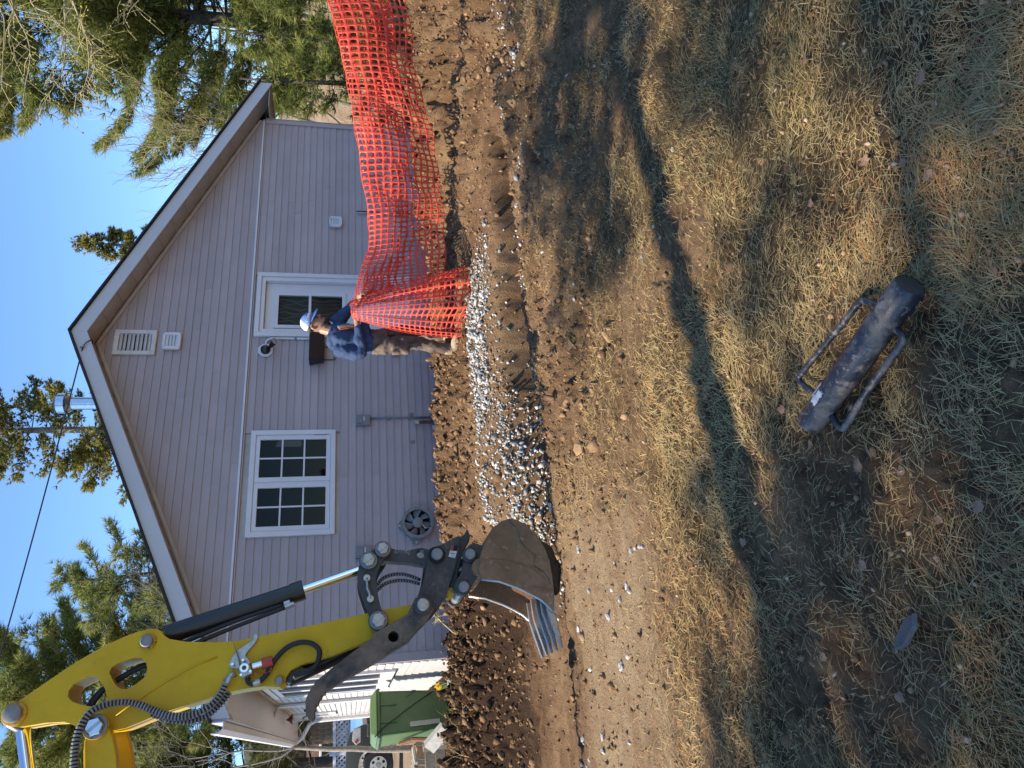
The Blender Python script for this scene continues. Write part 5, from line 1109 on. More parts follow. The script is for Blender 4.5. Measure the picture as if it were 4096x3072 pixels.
for q in (-.26, .26): MB().cyl(BP_(.29 if q > 0 else -.29, -.26, .115), BP_(.35 if q > 0 else -.35, -.26, .115), .115, 24).build('wheel', 'rubber', r, smooth=True, auto=True); MB().cyl(BP_(.351 if q > 0 else -.351, -.26, .115), BP_(.356 if q > 0 else -.356, -.26, .115), .06, 16).build('hub', 'greyd', r)
MB().hexa([BP_(-.19, .318, .16), BP_(-.135, .318, .16), BP_(-.145, .345, .56), BP_(-.20, .345, .56)], [BP_(-.19, .325, .16), BP_(-.135, .325, .16), BP_(-.145, .352, .56), BP_(-.20, .352, .56)]).build('tape_strip', 'stickerb', r)
MB().tube(spline([BP_(-.30, .395, 1.03), BP_(-.2, .375, .93), BP_(-.05, .36, .70), BP_(.12, .335, .42), BP_(.28, .24, .14)], 6), .007, 6).build('elastic_cord', 'black', r, smooth=True)
MB().tube(spline([BP_(.18, .345, .60), BP_(.21, .36, .52), BP_(.25, .35, .52), BP_(.25, .34, .46)], 5), .005, 6).build('hook', 'black', r)

# ================================================================ TREES
class Tubes:
    def __init__(s): s.V = []; s.F = []; s.n = 0
    def add(s, P, r, seg=5):
        P = np.asarray([tuple(p) for p in P], float); n = len(P); r = np.broadcast_to(np.asarray(r, float), (n,)) if np.ndim(r) == 0 else np.asarray(r, float)
        T_ = np.gradient(P, axis=0); T_ /= np.linalg.norm(T_, axis=1)[:, None]+1e-9
        a = np.cross(T_, (.31, .17, .93)); a /= np.linalg.norm(a, axis=1)[:, None]+1e-9; b = np.cross(T_, a)
        k = np.arange(seg)*2*math.pi/seg; ring = P[:, None]+(a[:, None]*np.cos(k)[None, :, None]+b[:, None]*np.sin(k)[None, :, None])*r[:, None, None]
        i = np.arange(n-1)[:, None]*seg; j = np.arange(seg)[None]; q = (j+1) % seg
        s.F.append((np.stack([i+j, i+q, i+seg+q, i+seg+j], -1).reshape(-1, 4))+s.n); s.V.append(ring.reshape(-1, 3)); s.n += n*seg
    def build(s, name, m, parent, origin): return np_mesh(name, np.concatenate(s.V), np.concatenate(s.F), m, smooth=True, fv=4, parent=parent, origin=origin)
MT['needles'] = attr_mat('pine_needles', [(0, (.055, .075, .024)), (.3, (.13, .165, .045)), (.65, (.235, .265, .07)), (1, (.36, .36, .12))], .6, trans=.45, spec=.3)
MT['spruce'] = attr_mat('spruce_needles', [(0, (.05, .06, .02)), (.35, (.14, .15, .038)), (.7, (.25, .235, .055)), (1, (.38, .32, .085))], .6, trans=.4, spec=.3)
def needles(name, P, D, L, w, nb, tint, m, parent, origin, cone=.9):
    n = len(P); P = np.repeat(P, nb, 0); D = np.repeat(D, nb, 0); tn = np.repeat(tint, nb)
    d = D+RNG.normal(0, cone*.6, D.shape); d /= np.linalg.norm(d, axis=1)[:, None]; sd = np.cross(d, RNG.normal(size=d.shape)); sd /= np.linalg.norm(sd, axis=1)[:, None]
    ln = L*RNG.uniform(.7, 1.2, len(P))[:, None]
    V = np.stack([P-sd*w/2, P+sd*w/2, P+d*ln+np.array([0, 0, -.10])*ln], 1).reshape(-1, 3)
    return np_mesh(name, V, np.arange(len(V)).reshape(-1, 3), m, dict(tint=np.repeat(np.clip(tn+RNG.normal(0, .08, len(tn)), 0, 1), 3)), parent=parent, origin=origin)
def conifer(label, base, H, r0, z0, prof, seed, tufts=26, needle=(.15, .016), nb=7, kind='pine', group=None, dens=1., lean=(0, 0), up=.25, step=.42, name='pine_tree', m='needles', branch_r=.028):
    """trunk with whorls of limbs; prof(t) gives limb length at height fraction t of the crown"""
    g = np.random.default_rng(seed); base = np.array(base, float); r = empty(name, base.tolist(), label, 'tree', group)
    tb = Tubes(); hs = np.linspace(0, H, 14); cx = base[0]+lean[0]*(hs/H)**1.3+.06*np.sin(hs*.9+seed); cy = base[1]+lean[1]*(hs/H)+.06*np.cos(hs*.7+seed)
    tb.add(np.stack([cx, cy, base[2]+hs], -1), r0*(1-hs/H)**.8+.012, 10); tb.build('trunk', 'bark' if kind == 'pine' else 'barkg', r, base.tolist())
    lb = Tubes(); P = []; D = []; TN = []
    z = z0; k = 0
    while z < H-.15:
        t = (z-z0)/(H-z0)
        for q in range(g.integers(3, 6)):
            L = prof(t)*g.uniform(.55, 1.15)
            if L < .12 or g.random() > dens: continue
            a = g.uniform(0, 2*math.pi); o = np.array([np.interp(z, hs, cx), np.interp(z, hs, cy), base[2]+z+g.uniform(-.15, .15)])
            d = np.array([math.cos(a), math.sin(a), 0.]); n = 7; u = np.linspace(0, 1, n)
            rise = g.uniform(-.15, .2)+up*u
            path = o+d*(L*u)[:, None]+np.array([0, 0, 1.])*(L*(rise*u))[:, None]+g.normal(0, .035*L, (n, 3))*u[:, None]
            lb.add(path, branch_r*(.4+.6*L/2.5)*(1-u*.85), 5)
            nt = int(tufts*L); uu = 1-g.random(nt)**1.35*.78; pp = np.stack([np.interp(uu, u, path[:, c]) for c in range(3)], -1)
            side = np.cross(d, (0, 0, 1.)); off = g.normal(0, .16*L**.6+.03, nt)*(1.15-uu*.6)
            pp = pp+side*off[:, None]+np.array([0, 0, 1.])*(g.normal(0, .06, nt)+np.abs(off)*.12)[:, None]+d*(np.abs(off)*.35)[:, None]
            for s_ in range(0, nt, 9): lb.add([path[min(int(uu[s_]*(n-1)), n-1)], pp[s_]], [.008, .004], 3)
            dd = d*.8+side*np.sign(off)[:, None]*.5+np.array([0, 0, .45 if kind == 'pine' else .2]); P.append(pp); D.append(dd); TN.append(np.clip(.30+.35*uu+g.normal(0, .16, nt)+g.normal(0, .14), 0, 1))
        z += step*g.uniform(.7, 1.3)*(1 if kind == 'pine' else .8); k += 1
    lb.build('limbs', 'bark' if kind == 'pine' else 'barkg', r, base.tolist())
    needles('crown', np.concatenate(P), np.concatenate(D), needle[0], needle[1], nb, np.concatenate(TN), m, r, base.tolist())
    return r
def at(u, depth_y): return ((u-1536)/2900*(depth_y*.976+.1), depth_y)
def base_at(u, Y, dz=0): x, y = at(u, Y); return (x, y, terrain_z(x, y)+dz-.1)
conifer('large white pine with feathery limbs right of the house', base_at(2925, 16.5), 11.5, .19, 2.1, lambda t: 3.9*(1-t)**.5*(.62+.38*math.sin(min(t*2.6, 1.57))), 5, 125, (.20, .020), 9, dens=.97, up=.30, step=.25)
for u, Y, h, sd, lb_ in ((2720, 13.8, 3.2, 8, 'small sparse young pine beside the house corner, left of the other saplings'), (2900, 14.6, 3.8, 9, 'young pine sapling between two others behind the orange net'), (3080, 13.4, 3.6, 10, 'young pine sapling at the right edge behind the orange net')):
    conifer(lb_, base_at(u, Y), h, .05, .5, lambda t: 1.05*(1-t)**.8, sd, 110, (.17, .016), 8, step=.34, dens=.8, up=.35, branch_r=.014)
conifer('tall spruce with a pale trunk rising behind the roof beside the flue', base_at(1360, 22), 14.5, .17, 4.0, lambda t: 2.3*(1-t)**.6, 12, 75, (.12, .034), 9, kind='spruce', step=.24, dens=.72, up=.15, name='spruce_tree', m='spruce', branch_r=.024)
conifer('spruce tip peeping over the right slope of the roof', base_at(2050, 21), 8.3, .12, 3.4, lambda t: 1.05*(1-t)**.75+.1, 13, 90, (.12, .034), 8, kind='spruce', step=.25, dens=.9, up=.05, name='spruce_tree', m='spruce')
conifer('broad dense pine at the far left behind the boom tip', base_at(420, 23), 12.5, .20, 3.6, lambda t: 4.2*(1-t)**.5*(.6+.4*math.sin(min(t*3, 1.57))), 21, 80, (.25, .022), 8, dens=.95, up=.3, step=.26)
conifer('open pine with gaps between the boom and the left roof slope', base_at(820, 21), 9.0, .15, 3.0, lambda t: 2.9*(1-t)**.6, 22, 75, (.22, .020), 8, dens=.62, up=.35, step=.3)
conifer('pale green pine at the left edge of the picture', base_at(40, 24), 11.5, .18, 2.6, lambda t: 3.4*(1-t)**.55, 23, 75, (.25, .022), 8, dens=.9, up=.3, step=.28)
# two tall pines off to the left: their crowns throw the dappled shade on the lawn
conifer('tall pine left of the excavator whose crown shades the right side of the lawn', (-5.7, -.4, .1), 13.8, .20, 8.9, lambda t: 1.9*(1-t)**.3, 31, 52, (.2, .03), 7, dens=.85, up=.3, lean=(0, 2.0))
conifer('tall pine left of the excavator whose crown shades the near lawn', (-8.5, -1.75, .1), 13.5, .20, 5.6, lambda t: 1.6*(1-t)**.3, 32, 50, (.2, .03), 7, dens=.85, up=.3)
# bare trees
def bare_mesh(seed, H, r0, spread, levels=5, seg0=7, upb=.35, kids=(2, 3)):
    g = np.random.default_rng(seed); tb = Tubes()
    def grow(p, d, L, r, lev):
        n = 6 if lev < 2 else 5; P = [p]; dd = d
        for i in range(n):
            dd = dd+g.normal(0, .10+.03*lev, 3)+np.array([0, 0, upb*.10]); dd /= np.linalg.norm(dd); P.append(P[-1]+dd*L/n)
        r1 = r*.55; tb.add(P, np.linspace(r, r1, n+1), max(3, seg0-lev*2))
        if lev >= levels: return
        for q in range(g.integers(kids[0], kids[1]+1)+(1 if lev > 1 else 0)):
            i = g.integers(max(1, n//3), n+1); e = g.normal(0, 1, 3); e -= dd*e.dot(dd); e /= np.linalg.norm(e)
            nd = dd*(1-spread*.4)+e*spread*g.uniform(.5, 1.1)+np.array([0, 0, upb*.4]); nd /= np.linalg.norm(nd)
            grow(P[i], nd, L*g.uniform(.55, .82), max(r1*g.uniform(.6, .9), .0035), lev+1)
    grow(np.array([0, 0, 0.]), np.array([g.normal(0, .05), g.normal(0, .05), 1.]), H*.42, r0, 0); return tb
BARE = [(bare_mesh(101, 7, .09, .75, 5), 'barkg'), (bare_mesh(102, 8, .10, .6, 5), 'barkg'), (bare_mesh(103, 5, .035, .40, 5, 5, .55, (2, 4)), 'barky'), (bare_mesh(104, 6, .06, .8, 5), 'barkg')]
proto = {}
def bare(k, u, Y, label, rz=0, sc=1.):
    x, y, z = base_at(u, Y)
    r = empty('bare_tree', (x, y, z), label, 'tree', 'leafless trees around the house')
    if k not in proto:
        tb, mm = BARE[k]; o = tb.build('branches', mm, r, (0, 0, 0)); o.location = (0, 0, 0); proto[k] = o
    else:
        o = proto[k].copy(); COL.objects.link(o); o.parent = r; o.location = (0, 0, 0)
    r.rotation_euler.z = rz; r.scale = (sc, sc, sc); return r
for i, (k, u, Y, sc, lb_) in enumerate([
    (2, 2250, 15.5, 1.15, 'leafless many-stemmed sapling fanning up behind the right roof slope'), (2, 2420, 16.5, 1.2, 'leafless sapling fanning up nearest the pine behind the roof'),
    (0, 1010, 19, 1.05, 'leafless tree with pale twigs between spruce and open pine'), (1, 620, 18.5, .9, 'leafless tree behind the boom and roof edge'), (3, 700, 22, 1.2, 'leafless tree far behind the boom cylinder'),
    (0, 330, 17.5, .75, 'leafless branching tree under the boom by the white eave'), (3, 70, 25.5, .95, 'leafless tree with curved limbs near the lattice'), (1, 60, 17.5, .85, 'leafless tree at the left edge beside the truck'), (0, 130, 26, 1.1, 'leafless tree far off behind the lattice fence'), (3, 480, 25, 1.2, 'leafless tree far off between the pines on the left'),
    (1, 2640, 22, .95, 'leafless tree on the leafy hillside just right of the house'), (3, 2780, 20, 1.0, 'leafless tree on the hillside behind the pine saplings'), (0, 2850, 25, 1.1, 'leafless tree high on the brown hillside'), (1, 2960, 19, .9, 'leafless tree close behind the big pine trunk'), (3, 3050, 24, 1.1, 'leafless tree at the right edge of the hillside'), (0, 2560, 27, 1.2, 'leafless tree far up the hillside behind the roof corner'), (1, 3000, 29, 1.3, 'farthest leafless tree up the hillside')]):
    bare(k, u, Y, lb_, i*1.7, sc)
# undergrowth on the hillside: tangled dry stems
N_ = 5200; hx = RNG.uniform(5.6, 19, N_); hy = RNG.uniform(13, 32, N_); hz = np.array([terrain_z(a, b) for a, b in zip(hx, hy)])
tag(blades('undergrowth', hx, hy, hz, RNG.uniform(.25, 1.0, N_), RNG.uniform(.008, .02, N_), RNG.uniform(.2, 1.3, N_), RNG.uniform(0, 6.28, N_), RNG.uniform(.3, .9, N_), 'grass', .8), kind='stuff')
# budding tree reaching in at the top right
r = empty('budding_tree', (7.6, 8.2, gz(7.6, 8.2)), 'deciduous tree outside the right edge whose budding twigs hang into the upper right corner', 'tree')
tb = Tubes(); tk = [(7.6, 8.2, .2), (7.5, 8.1, 2.5), (7.2, 7.9, 5), (6.6, 7.6, 7.2), (6.2, 7.4, 8.2)]; tb.add(spline(tk, 4), np.linspace(.14, .05, 17), 8)
bt = Tubes(); buds = []
for P in ([(3.61,7.0,4.501),(3.291,7.0,4.364),(3.131,7.0,4.295),(2.983,7.0,4.225),(2.816,7.0,4.202),(2.579,7.0,4.237),(2.409,7.0,4.26)], [(3.741,7.1,4.123),(3.388,7.1,3.968),(3.123,7.1,3.968),(3.042,7.1,3.98),(2.851,7.1,4.028),(2.644,7.1,4.111)], [(3.65,7.1,4.004),(3.388,7.1,3.968),(3.123,7.1,3.968),(2.883,7.1,3.968),(2.748,7.1,3.992),(2.554,7.1,4.087),(2.291,7.1,4.229)], [(3.596,6.9,3.956),(3.3,6.9,3.84),(3.138,6.9,3.781),(3.051,6.9,3.746),(2.901,6.9,3.687),(2.76,6.9,3.664),(2.666,6.9,3.687)], [(3.3,6.9,3.84),(3.075,6.9,3.758),(2.949,6.9,3.723),(2.729,6.9,3.711),(2.57,6.9,3.746),(2.474,6.9,3.811)], [(3.634,7.2,4.586),(3.311,7.2,4.516),(3.182,7.2,4.481),(2.849,7.2,4.493),(2.583,7.2,4.504)], [(3.76,7.0,3.731),(3.4,7.0,3.416),(3.316,7.0,3.453),(3.181,7.0,3.465)], [(3.418,7.0,4.387),(3.218,7.0,4.329),(3.033,7.0,4.364),(2.869,7.0,4.323),(2.751,7.0,4.341)], [(3.57,7.0,4.202),(3.285,7.0,4.191),(3.21,7.0,4.051),(3.114,7.0,3.968),(3.022,7.0,3.85)]):
    bt.add(spline(P, 5), np.linspace(.008, .003, (len(P)-1)*5+1), 5)
    S = spline(P, 5)
    for p in S[4:]:
        for q in range(2):
            if rnd.random() < .55:
                d = Vector((rnd.uniform(-1, .4), rnd.uniform(-.5, .5), rnd.uniform(-.9, .5))).normalized(); L = rnd.uniform(.06, .34); e = p+d*L+Vector((0, 0, -.1*L)); mid = p+d*L*.5+Vector((0, 0, .03*L)); bt.add([p, mid, e], [.003, .0025, .0016], 3); buds += [e, p.lerp(e, .6)]
    tb.add([Vector((6.4, 7.5, 7.8)), (Vector((6.4, 7.5, 7.8))+S[0])/2+Vector((0, 0, .3)), S[0]], [.03, .02, .012], 5)
tb.build('trunk', 'barkg', r, tuple(r.location)); bt.build('twigs', 'barky', r, tuple(r.location))
MT['bud'] = mat('yellow_buds', (.42, .38, .05), .6, var=.3, trans=.3)
bp_ = np.array([tuple(b) for b in buds]); o = rubble('bud_clusters', bp_, RNG.uniform(.005, .010, len(bp_)), 'bud', .3, 1.4, parent=None); loc = Vector(r.location); o['kind'] = 'stuff'; o.parent = r; o.matrix_parent_inverse = Matrix.Translation(-loc)

# ================================================================ LEFT BACKGROUND
# black pickup
tx0 = Vector([(-10.109,19.6,0.799)][0]); tx0.z -= .40
r = empty('pickup_truck', tx0, 'black pickup truck front end with clear headlight behind the green bin', 'truck')
tdv = Vector((.97, .24, 0)); tnv = Vector((.24, -.97, 0))
def TP(a, b, z): return tx0+tdv*a+tnv*b+ZV*z
def tprism(P, b0, b1, nm, mt, bev=.03, parent=None):
    m = MB(); m.prism(P, lambda a, z: TP(a, b0, z), lambda a, z: TP(a, b1, z)); return m.build(nm, mt, parent or r, bevel=bev)
arch = [(.52*math.cos(k*math.pi/8), .40+.52*math.sin(k*math.pi/8)) for k in range(9)]
tb_ = [(-4.6, .45), (-4.6, 1.15), (-1.5, 1.2), (-1.3, 1.25), (-.6, 1.28), (.55, 1.22), (.85, 1.12), (.95, .98), (1.02, .80), (1.02, .45), (.62, .40)]+arch+[(-.62, .40), (-4.0, .40)]
bod = tprism(tb_, -1.75, .08, 'body', 'truck', .05)
tprism([(-3.2, 1.16), (-3.0, 1.85), (-1.7, 1.88), (-1.0, 1.27)], -1.62, -.06, 'cab', 'truck', .05)
tprism([(-2.9, 1.25), (-2.8, 1.75), (-1.8, 1.77), (-1.25, 1.3)], -.07, -.05, 'side_window', 'pane', 0)
for a in (0, -3.4):
    w = MB(); w.cyl(TP(a, -.16, .40), TP(a, .10, .40), .40, 36); wh = w.build('wheel', 'rubber', r, smooth=True, auto=True, bevel=.03)
    m = MB(); m.tube([TP(a, .09, .40), TP(a, .125, .40)], [.24, .22], 32); m.build('rim', 'steel', wh, smooth=True, auto=True)
    for k in range(6):
        c = k*math.pi/3; MB().cyl(TP(a+.155*math.cos(c), .12, .40+.155*math.sin(c)), TP(a+.155*math.cos(c), .128, .40+.155*math.sin(c)), .038, 12).build('rim_hole', 'dark', wh)
    MB().tube([TP(a, .12, .40), TP(a, .16, .40)], [.075, .06], 16).build('hub_cap', 'zinc', wh, smooth=True, auto=True)
hl = tprism([(.60, .86), (.97, .86), (.94, 1.05), (.66, 1.08), (.54, .98)], .075, .092, 'headlight', 'sticker', .01)
tprism([(.56, .965), (.66, .90), (.70, .95), (.62, 1.02)], .0915, .098, 'indicator', 'red', .003, hl)
tprism([(.70, .42), (1.08, .42), (1.08, .68), (.70, .70)], -1.7, .12, 'bumper', 'rubber', .04)
# white lattice fence
r = empty('lattice_fence', [(-10.862,22.5,0.793)][0], 'white diagonal lattice screen behind the truck', 'fence')
LA, LB = Vector([(-9.995,22.5,1.993)][0]), Vector([(-12.329,22.5,0.642)][0]); x0, x1, zt, zb = LB.x, LA.x, LA.z, LB.z
m = MB(); st = .155; k = -20
H_ = zt-zb; y_ = 22.5
for sg in (1, -1):
    c = x0-H_
    while c < x1+H_:
        a0 = (c, zb) if sg > 0 else (c, zt); L = H_
        xs0, xs1 = c, c+H_; t0 = max((x0-xs0)/H_, 0); t1 = min((x1-xs0)/H_, 1)
        if t1 > t0+.02:
            z_ = (lambda t: zb+t*H_) if sg > 0 else (lambda t: zt-t*H_)
            p, q = Vector((xs0+t0*H_, y_+.012*sg, z_(t0))), Vector((xs0+t1*H_, y_+.012*sg, z_(t1))); d = (q-p).normalized(); nrm = Vector((-d.z, 0, d.x))*.024
            m.hexa([p-nrm, q-nrm, q+nrm, p+nrm], [v+Vector((0, .008, 0)) for v in (p-nrm, q-nrm, q+nrm, p+nrm)])
        c += st
lt = m.build('lattice', 'white', r); lt['kind'] = 'stuff'
for zz in (zt, zb): MB().box(((x0+x1)/2, y_-.02, zz), (x1-x0+.1, .06, .09)).build('rail', 'white', r, bevel=.008)
for xx in (x1, (x0+x1)/2): MB().box((xx, y_+.03, (zt+zb)/2-.3), (.10, .09, H_+.9)).build('post', 'white', r, bevel=.008)
# brown neighbour house and shed wall far left
c = Vector([(-16.388,34.0,3.322)][0]); r = empty('neighbour_house', (c.x, c.y, terrain_z(c.x, c.y)), 'brown brick house far behind the lattice fence, partly hidden by branches', 'house')
gz0 = terrain_z(c.x, c.y)-.5
MB().box((c.x-1.6, c.y+3, gz0+2.4), (5.2, 6, 4.8)).build('wall', 'brick', r)
P = [(c.x-4.5, c.y-.4, gz0+4.8), (c.x+1.4, c.y-.4, gz0+4.8), (c.x+1.4, c.y+6.4, gz0+4.8), (c.x-4.5, c.y+6.4, gz0+4.8)]
m = MB(); m.add([Vector(p) for p in P]+[Vector((c.x-4.5, c.y+3, gz0+6.6)), Vector((c.x+1.4, c.y+3, gz0+6.6))], [(0,1,5,4), (2,3,4,5), (0,4,3), (1,2,5), (0,3,2,1)]); m.build('roof', 'shingle', r)
w = MB(); w.box((c.x-.3, c.y-.02, gz0+2.3), (1.0, .1, 1.3)); w = w.build('window', 'white', r, bevel=.02); MB().box((c.x-.3, c.y-.085, gz0+2.3), (.8, .03, 1.1)).build('pane', 'pane', w)
MB().box((c.x+.97, c.y-.03, gz0+2.4), (.16, .1, 4.8)).build('corner_trim', 'white', r)
c = Vector([(-11.762,26.0,2.81)][0]); r = empty('shed', (c.x, c.y, terrain_z(c.x, c.y)), 'weathered brown shed wall behind the downspout corner', 'shed')
for k in range(9): MB().box((c.x-.65+k*.165, c.y, c.z-.2), (.155, .04, 3.6+.05*(k % 3))).build('plank', 'wood', r)
MB().box((c.x, c.y+.6, c.z+1.65), (1.9, 1.6, .08)).build('roof', 'shingle', r)
# small things between bin and bank at the left edge
def bed(): pass
P0 = Vector((*[(-5.223,10.242)][0], .22)); gx = gz(P0.x, P0.y)
r = empty('raised_bed', (P0.x-.7, P0.y, gx), 'grey plank raised bed edge at the far left by the soil bank', 'garden bed')
for k in range(2): MB().box((P0.x-.75, P0.y-.12+.01*k, gx+.08+.145*k), (1.7, .035, .14), Matrix.Rotation(R(14), 3, 'Z')).build('plank', 'wood', r, bevel=.004)
MB().box((P0.x+.05, P0.y+.1, gx+.14), (.09, .09, .36)).build('post', 'wood', r, bevel=.004)
P1 = Vector((*[(-5.544,10.978)][0], 0)); P1.z = gz(P1.x, P1.y)
r = empty('folding_chair', (P1.x-.3, P1.y+.5, P1.z), 'old garden chair with striped fabric seat lying beside the raised bed', 'chair')
for k in range(8): MB().box((P1.x-.62+k*.045, P1.y+.5, P1.z+.33), (.043, .5, .05), Matrix.Rotation(R(10), 3, 'Y')).build('fabric_stripe', 'stickerb' if k % 2 else 'linkp', r)
for q in (-.62, -.3): MB().tube([(P1.x+q, P1.y+.3, P1.z), (P1.x+q+.05, P1.y+.3, P1.z+.33), (P1.x+q+.05, P1.y+.75, P1.z+.33), (P1.x+q, P1.y+.75, P1.z)], .014, 8).build('frame', 'zinc', r)
a, b = [Vector(p) for p in [(-4.589,9.2,0.563),(-4.264,9.0,0.366)]]
r = empty('white_trough', (b.x, b.y, gz(b.x, b.y)), 'white corrugated plastic trough tipped against the raised bed', 'trough')
d = (b-a).normalized(); sdv = d.cross(Vector((0, 1, 0))).normalized()
m = MB(); V = []
for t in range(2):
    p = a.lerp(b, t)
    for k in range(9): V.append(p+Vector((0, -.12+.03*k, 0))+sdv*(.03 if k % 2 else .05)*(1 if 1 < k < 7 else -1.6))
m.add(V, [(k, k+1, 10+k, 9+k) for k in range(8)]); o = m.build('channel', 'greyd', r); o.modifiers.new('thickness', 'SOLIDIFY').thickness = .01
a, b = [Vector(p) for p in [(-4.914,10.0,0.85),(-4.701,9.6,0.509)]]
tag(MB().tube([a, a.lerp(b, .5)+Vector((.03, 0, 0)), b], [.028, .034, .03], 8).build('rusty_rod', 'rust'), 'rusty brown iron rod leaning over the garden bed behind the bin', 'rod')
# daffodils
P = Vector((*[(-3.781,9.108)][0], 0)); P.z = gz(P.x, P.y)
MT['daffleaf'] = mat('daffodil_leaf', (.10, .19, .05), .5, var=.3, trans=.25); MT['petal'] = mat('daffodil_petal', (.80, .58, .02), .5, var=.1, trans=.3)
r = empty('daffodils', P, 'clump of daffodils with two yellow blooms in front of the bin wheel', 'flowers')
for k in range(13):
    a = rnd.uniform(0, 6.28); L = rnd.uniform(.22, .36); d = Vector((math.cos(a), math.sin(a), 0))
    m = MB(); S = [P+d*(L*.55*t*t)+ZV*(L*t*(1-.25*t)) for t in (0, .35, .7, 1)]; sd_ = d.cross(ZV)*.009
    m.add([p+sd_*w*s for p, w in zip(S, (1, 1, .8, .15)) for s in (-1, 1)], [(0,1,3,2), (2,3,5,4), (4,5,7,6)]); m.build('leaf', 'daffleaf', r, smooth=True)
for f in [(-3.988,9.55,0.383),(-4.026,9.5,0.356)]:
    f = Vector(f); MB().tube([P+Vector((0, 0, .02)), (P+f)/2+Vector((.02, 0, .05)), f], .006, 6).build('stem', 'daffleaf', r)
    m = MB(); n_ = Vector((.2, -.9, .25)).normalized(); a_ = n_.orthogonal().normalized(); b_ = n_.cross(a_)
    for k in range(6):
        t = k*math.pi/3; d = a_*math.cos(t)+b_*math.sin(t); q = n_.cross(d); m.add([f, f+d*.03+q*.016, f+d*.055, f+d*.03-q*.016], [(0, 1, 2, 3)])
    m.tube([f, f+n_*.02, f+n_*.035], [.012, .015, .02], 10, cap=False); m.build('bloom', 'petal', r)
tag(MB().hexa([Vector((*p, .36)) for p in [(-3.416,8.354),(-3.598,8.269),(-3.76,8.618),(-3.545,8.641)]], [Vector((*p, .38)) for p in [(-3.416,8.354),(-3.598,8.269),(-3.76,8.618),(-3.545,8.641)]]).build('plastic_sheet', 'clear'), 'scrap of clear plastic beside the daffodils', 'plastic sheet')
# dry weed by the coupler
p = [(-2.622,7.6,0.444),(-2.491,7.55,0.57),(-2.378,7.5,0.666),(-2.229,7.5,0.757),(-2.336,7.5,0.705),(-2.275,7.5,0.648),(-2.237,7.5,0.633)]; r = empty('dry_weed', p[0], 'dry brown weed stalk standing on the soil bank behind the thumb', 'weed')
tb = Tubes(); tb.add(p[:4], [.012, .010, .007, .004], 5); tb.add([p[2], p[4], p[5], p[6]], [.006, .005, .004, .003], 4)
for k in range(90):
    q = Vector(p[1]).lerp(Vector(p[2]), rnd.random()) if k % 2 else Vector(p[4]).lerp(Vector(p[6]), rnd.random()); tb.add([q, q+Vector((rnd.gauss(0, .05), rnd.gauss(0, .04), rnd.gauss(.02, .05)))], [.003, .002], 3)
tb.build('stalks', 'barky', r, p[0])

# ================================================================ LOOSE STONES, LEAVES
rocks = []
for k in range(5):
    g = np.random.default_rng(300+k); V = ICO_V*(1+g.uniform(-.3, .3, (12, 1)))*np.array([1, .62, .55]); me = bpy.data.meshes.new('white_stone'); me.from_pydata(V.tolist(), [], ICO_F.tolist()); me.materials.append(MT['gravel'])
    at_ = me.attributes.new('tint', 'FLOAT', 'POINT'); at_.data.foreach_set('value', np.full(12, .55+.1*k, np.float32)); rocks.append(me)
def put(name, me, x, y, s, label, cat, group=None, rz=None, sc=(1, 1, 1), sink=.25):
    o = bpy.data.objects.new(name, me); COL.objects.link(o); o.location = (x, y, gz(x, y)+s*sink); o.scale = (s*sc[0], s*sc[1], s*sc[2]); o.rotation_euler = (rnd.uniform(-.3, .3), rnd.uniform(-.3, .3), rnd.uniform(0, 6.28) if rz is None else rz); return tag(o, label, cat, group)
SPOT = [(-1.019,4.292),(-1.031,4.263),(-0.865,3.523),(-0.84,3.48),(-0.825,3.44),(-0.816,3.402),(-0.972,3.712),(-1.057,3.568),(-1.07,3.53),(-1.132,3.768),(-1.222,4.087),(-1.144,3.624),(-1.284,3.78),(-0.919,5.122),(-0.942,5.002),(-1.082,4.832),(-1.399,4.957),(-1.513,4.287),(-1.666,4.025),(-1.41,3.523),(-1.47,3.596),(-1.49,3.582),(-1.969,3.835),(-1.832,3.486),(-2.035,3.811),(-2.216,4.078),(-2.298,4.182),(-2.272,4.1),(-2.139,4.312),(-2.167,4.297),(-2.147,4.187),(-2.267,4.428),(-2.073,4.464),(0.634,4.402),(0.535,4.402),(0.732,3.772),(0.658,3.516),(1.717,5.225),(1.984,6.667),(1.64,5.586),(1.122,3.22),(1.954,4.239),(2.093,4.713),(0.773,3.324)]
for i, (x, y) in enumerate(SPOT): put('white_stone', rocks[i % 5], x, y, rnd.uniform(.014, .024), 'white crushed stone lying loose on the brown dirt', 'stone', 'loose white stones on the dirt')
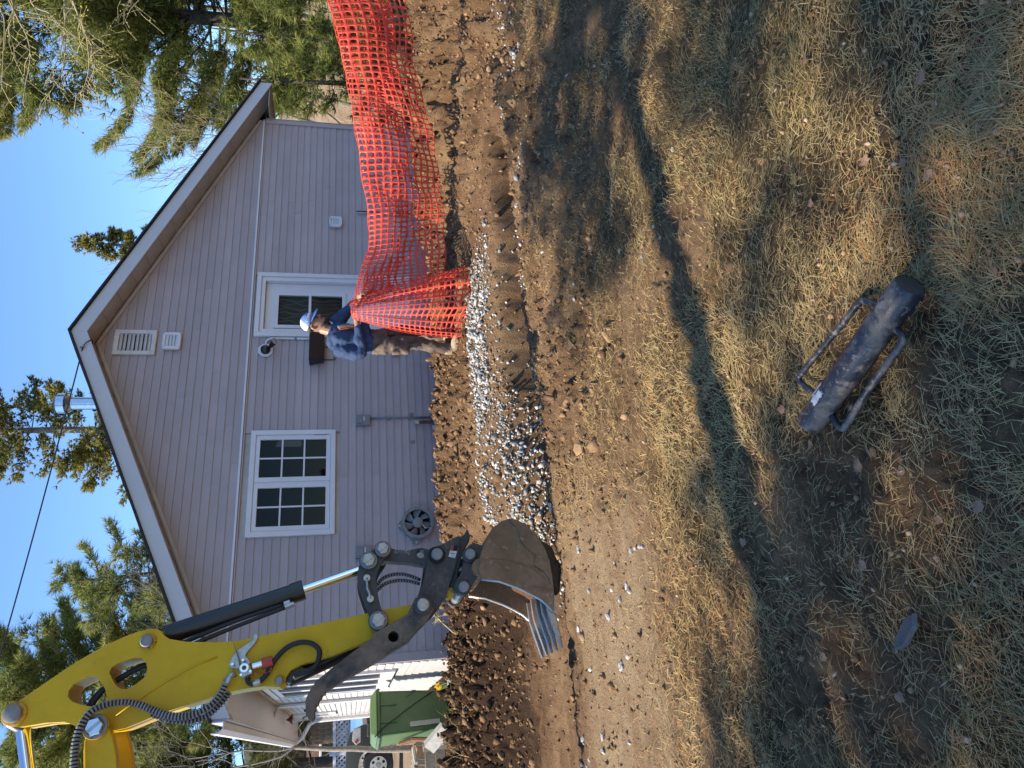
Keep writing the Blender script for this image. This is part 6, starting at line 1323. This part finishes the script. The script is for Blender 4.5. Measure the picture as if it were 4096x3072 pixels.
for (x, y), s, l in zip([(-0.39,4.251),(0.003,8.354)], (.06, .07), ('flat tan rock at the edge of the dry grass', 'flat tan rock between gravel and soil bank')):
    V = ICO_V*(1+RNG.uniform(-.2, .2, (12, 1)))*np.array([1, .75, .35]); me = bpy.data.meshes.new('tan_rock'); me.from_pydata(V.tolist(), [], ICO_F.tolist()); me.materials.append(MT['clod']); at_ = me.attributes.new('tint', 'FLOAT', 'POINT'); at_.data.foreach_set('value', np.full(12, 1.0, np.float32)); put('tan_rock', me, x, y, s, l, 'stone')
(x, y), = [(-0.673,1.682)]; m = MB(); m.prism([(-.075, -.012), (-.03, -.03), (.06, -.02), (.085, .0), (.03, .022), (-.05, .015)], lambda a, b: Vector((a, b, 0)), lambda a, b: Vector((a*.95, b*.9, .014)))
o = m.build('slate_stone', 'stone', bevel=.003); o.location = (x, y, gz(x, y)+.03); o.rotation_euler = (.25, .1, 2.5); tag(o, 'thin dark slate stone lying in the near lawn', 'stone')
MT['leafm'] = mat('dry_leaf', (.34, .20, .12), .8, var=.35, vscale=30, trans=.2)
lm = []
for k in range(3):
    n = 12; V = [(0, 0, 0)]+[((.6+.4*abs(math.sin(j*math.pi/2.4+k)))*math.cos(j*2*math.pi/n), (.55+.35*abs(math.cos(j*1.4)))*math.sin(j*2*math.pi/n), .18*math.sin(j*1.1+k)) for j in range(n)]
    me = bpy.data.meshes.new('dry_leaf'); me.from_pydata(V, [], [(0, 1+j, 1+(j+1) % n) for j in range(n)]); me.materials.append(MT['leafm']); lm.append(me)
for i, (x, y) in enumerate([(-0.089,2.267),(-0.198,2.079),(-0.235,1.861),(-0.247,1.872),(-0.293,1.456),(-0.525,1.83),(-0.861,2.022),(-0.86,1.712),(0.612,1.726),(0.666,1.883),(0.815,1.649),(-0.354,1.606),(-0.602,2.496),(-0.236,1.712),(0.602,2.138),(0.548,1.623)]):
    put('dry_leaf', lm[i % 3], x, y, rnd.uniform(.014, .022), 'curled dry brown leaf lying in the lawn', 'leaf', 'fallen leaves on the lawn', sink=1.6)
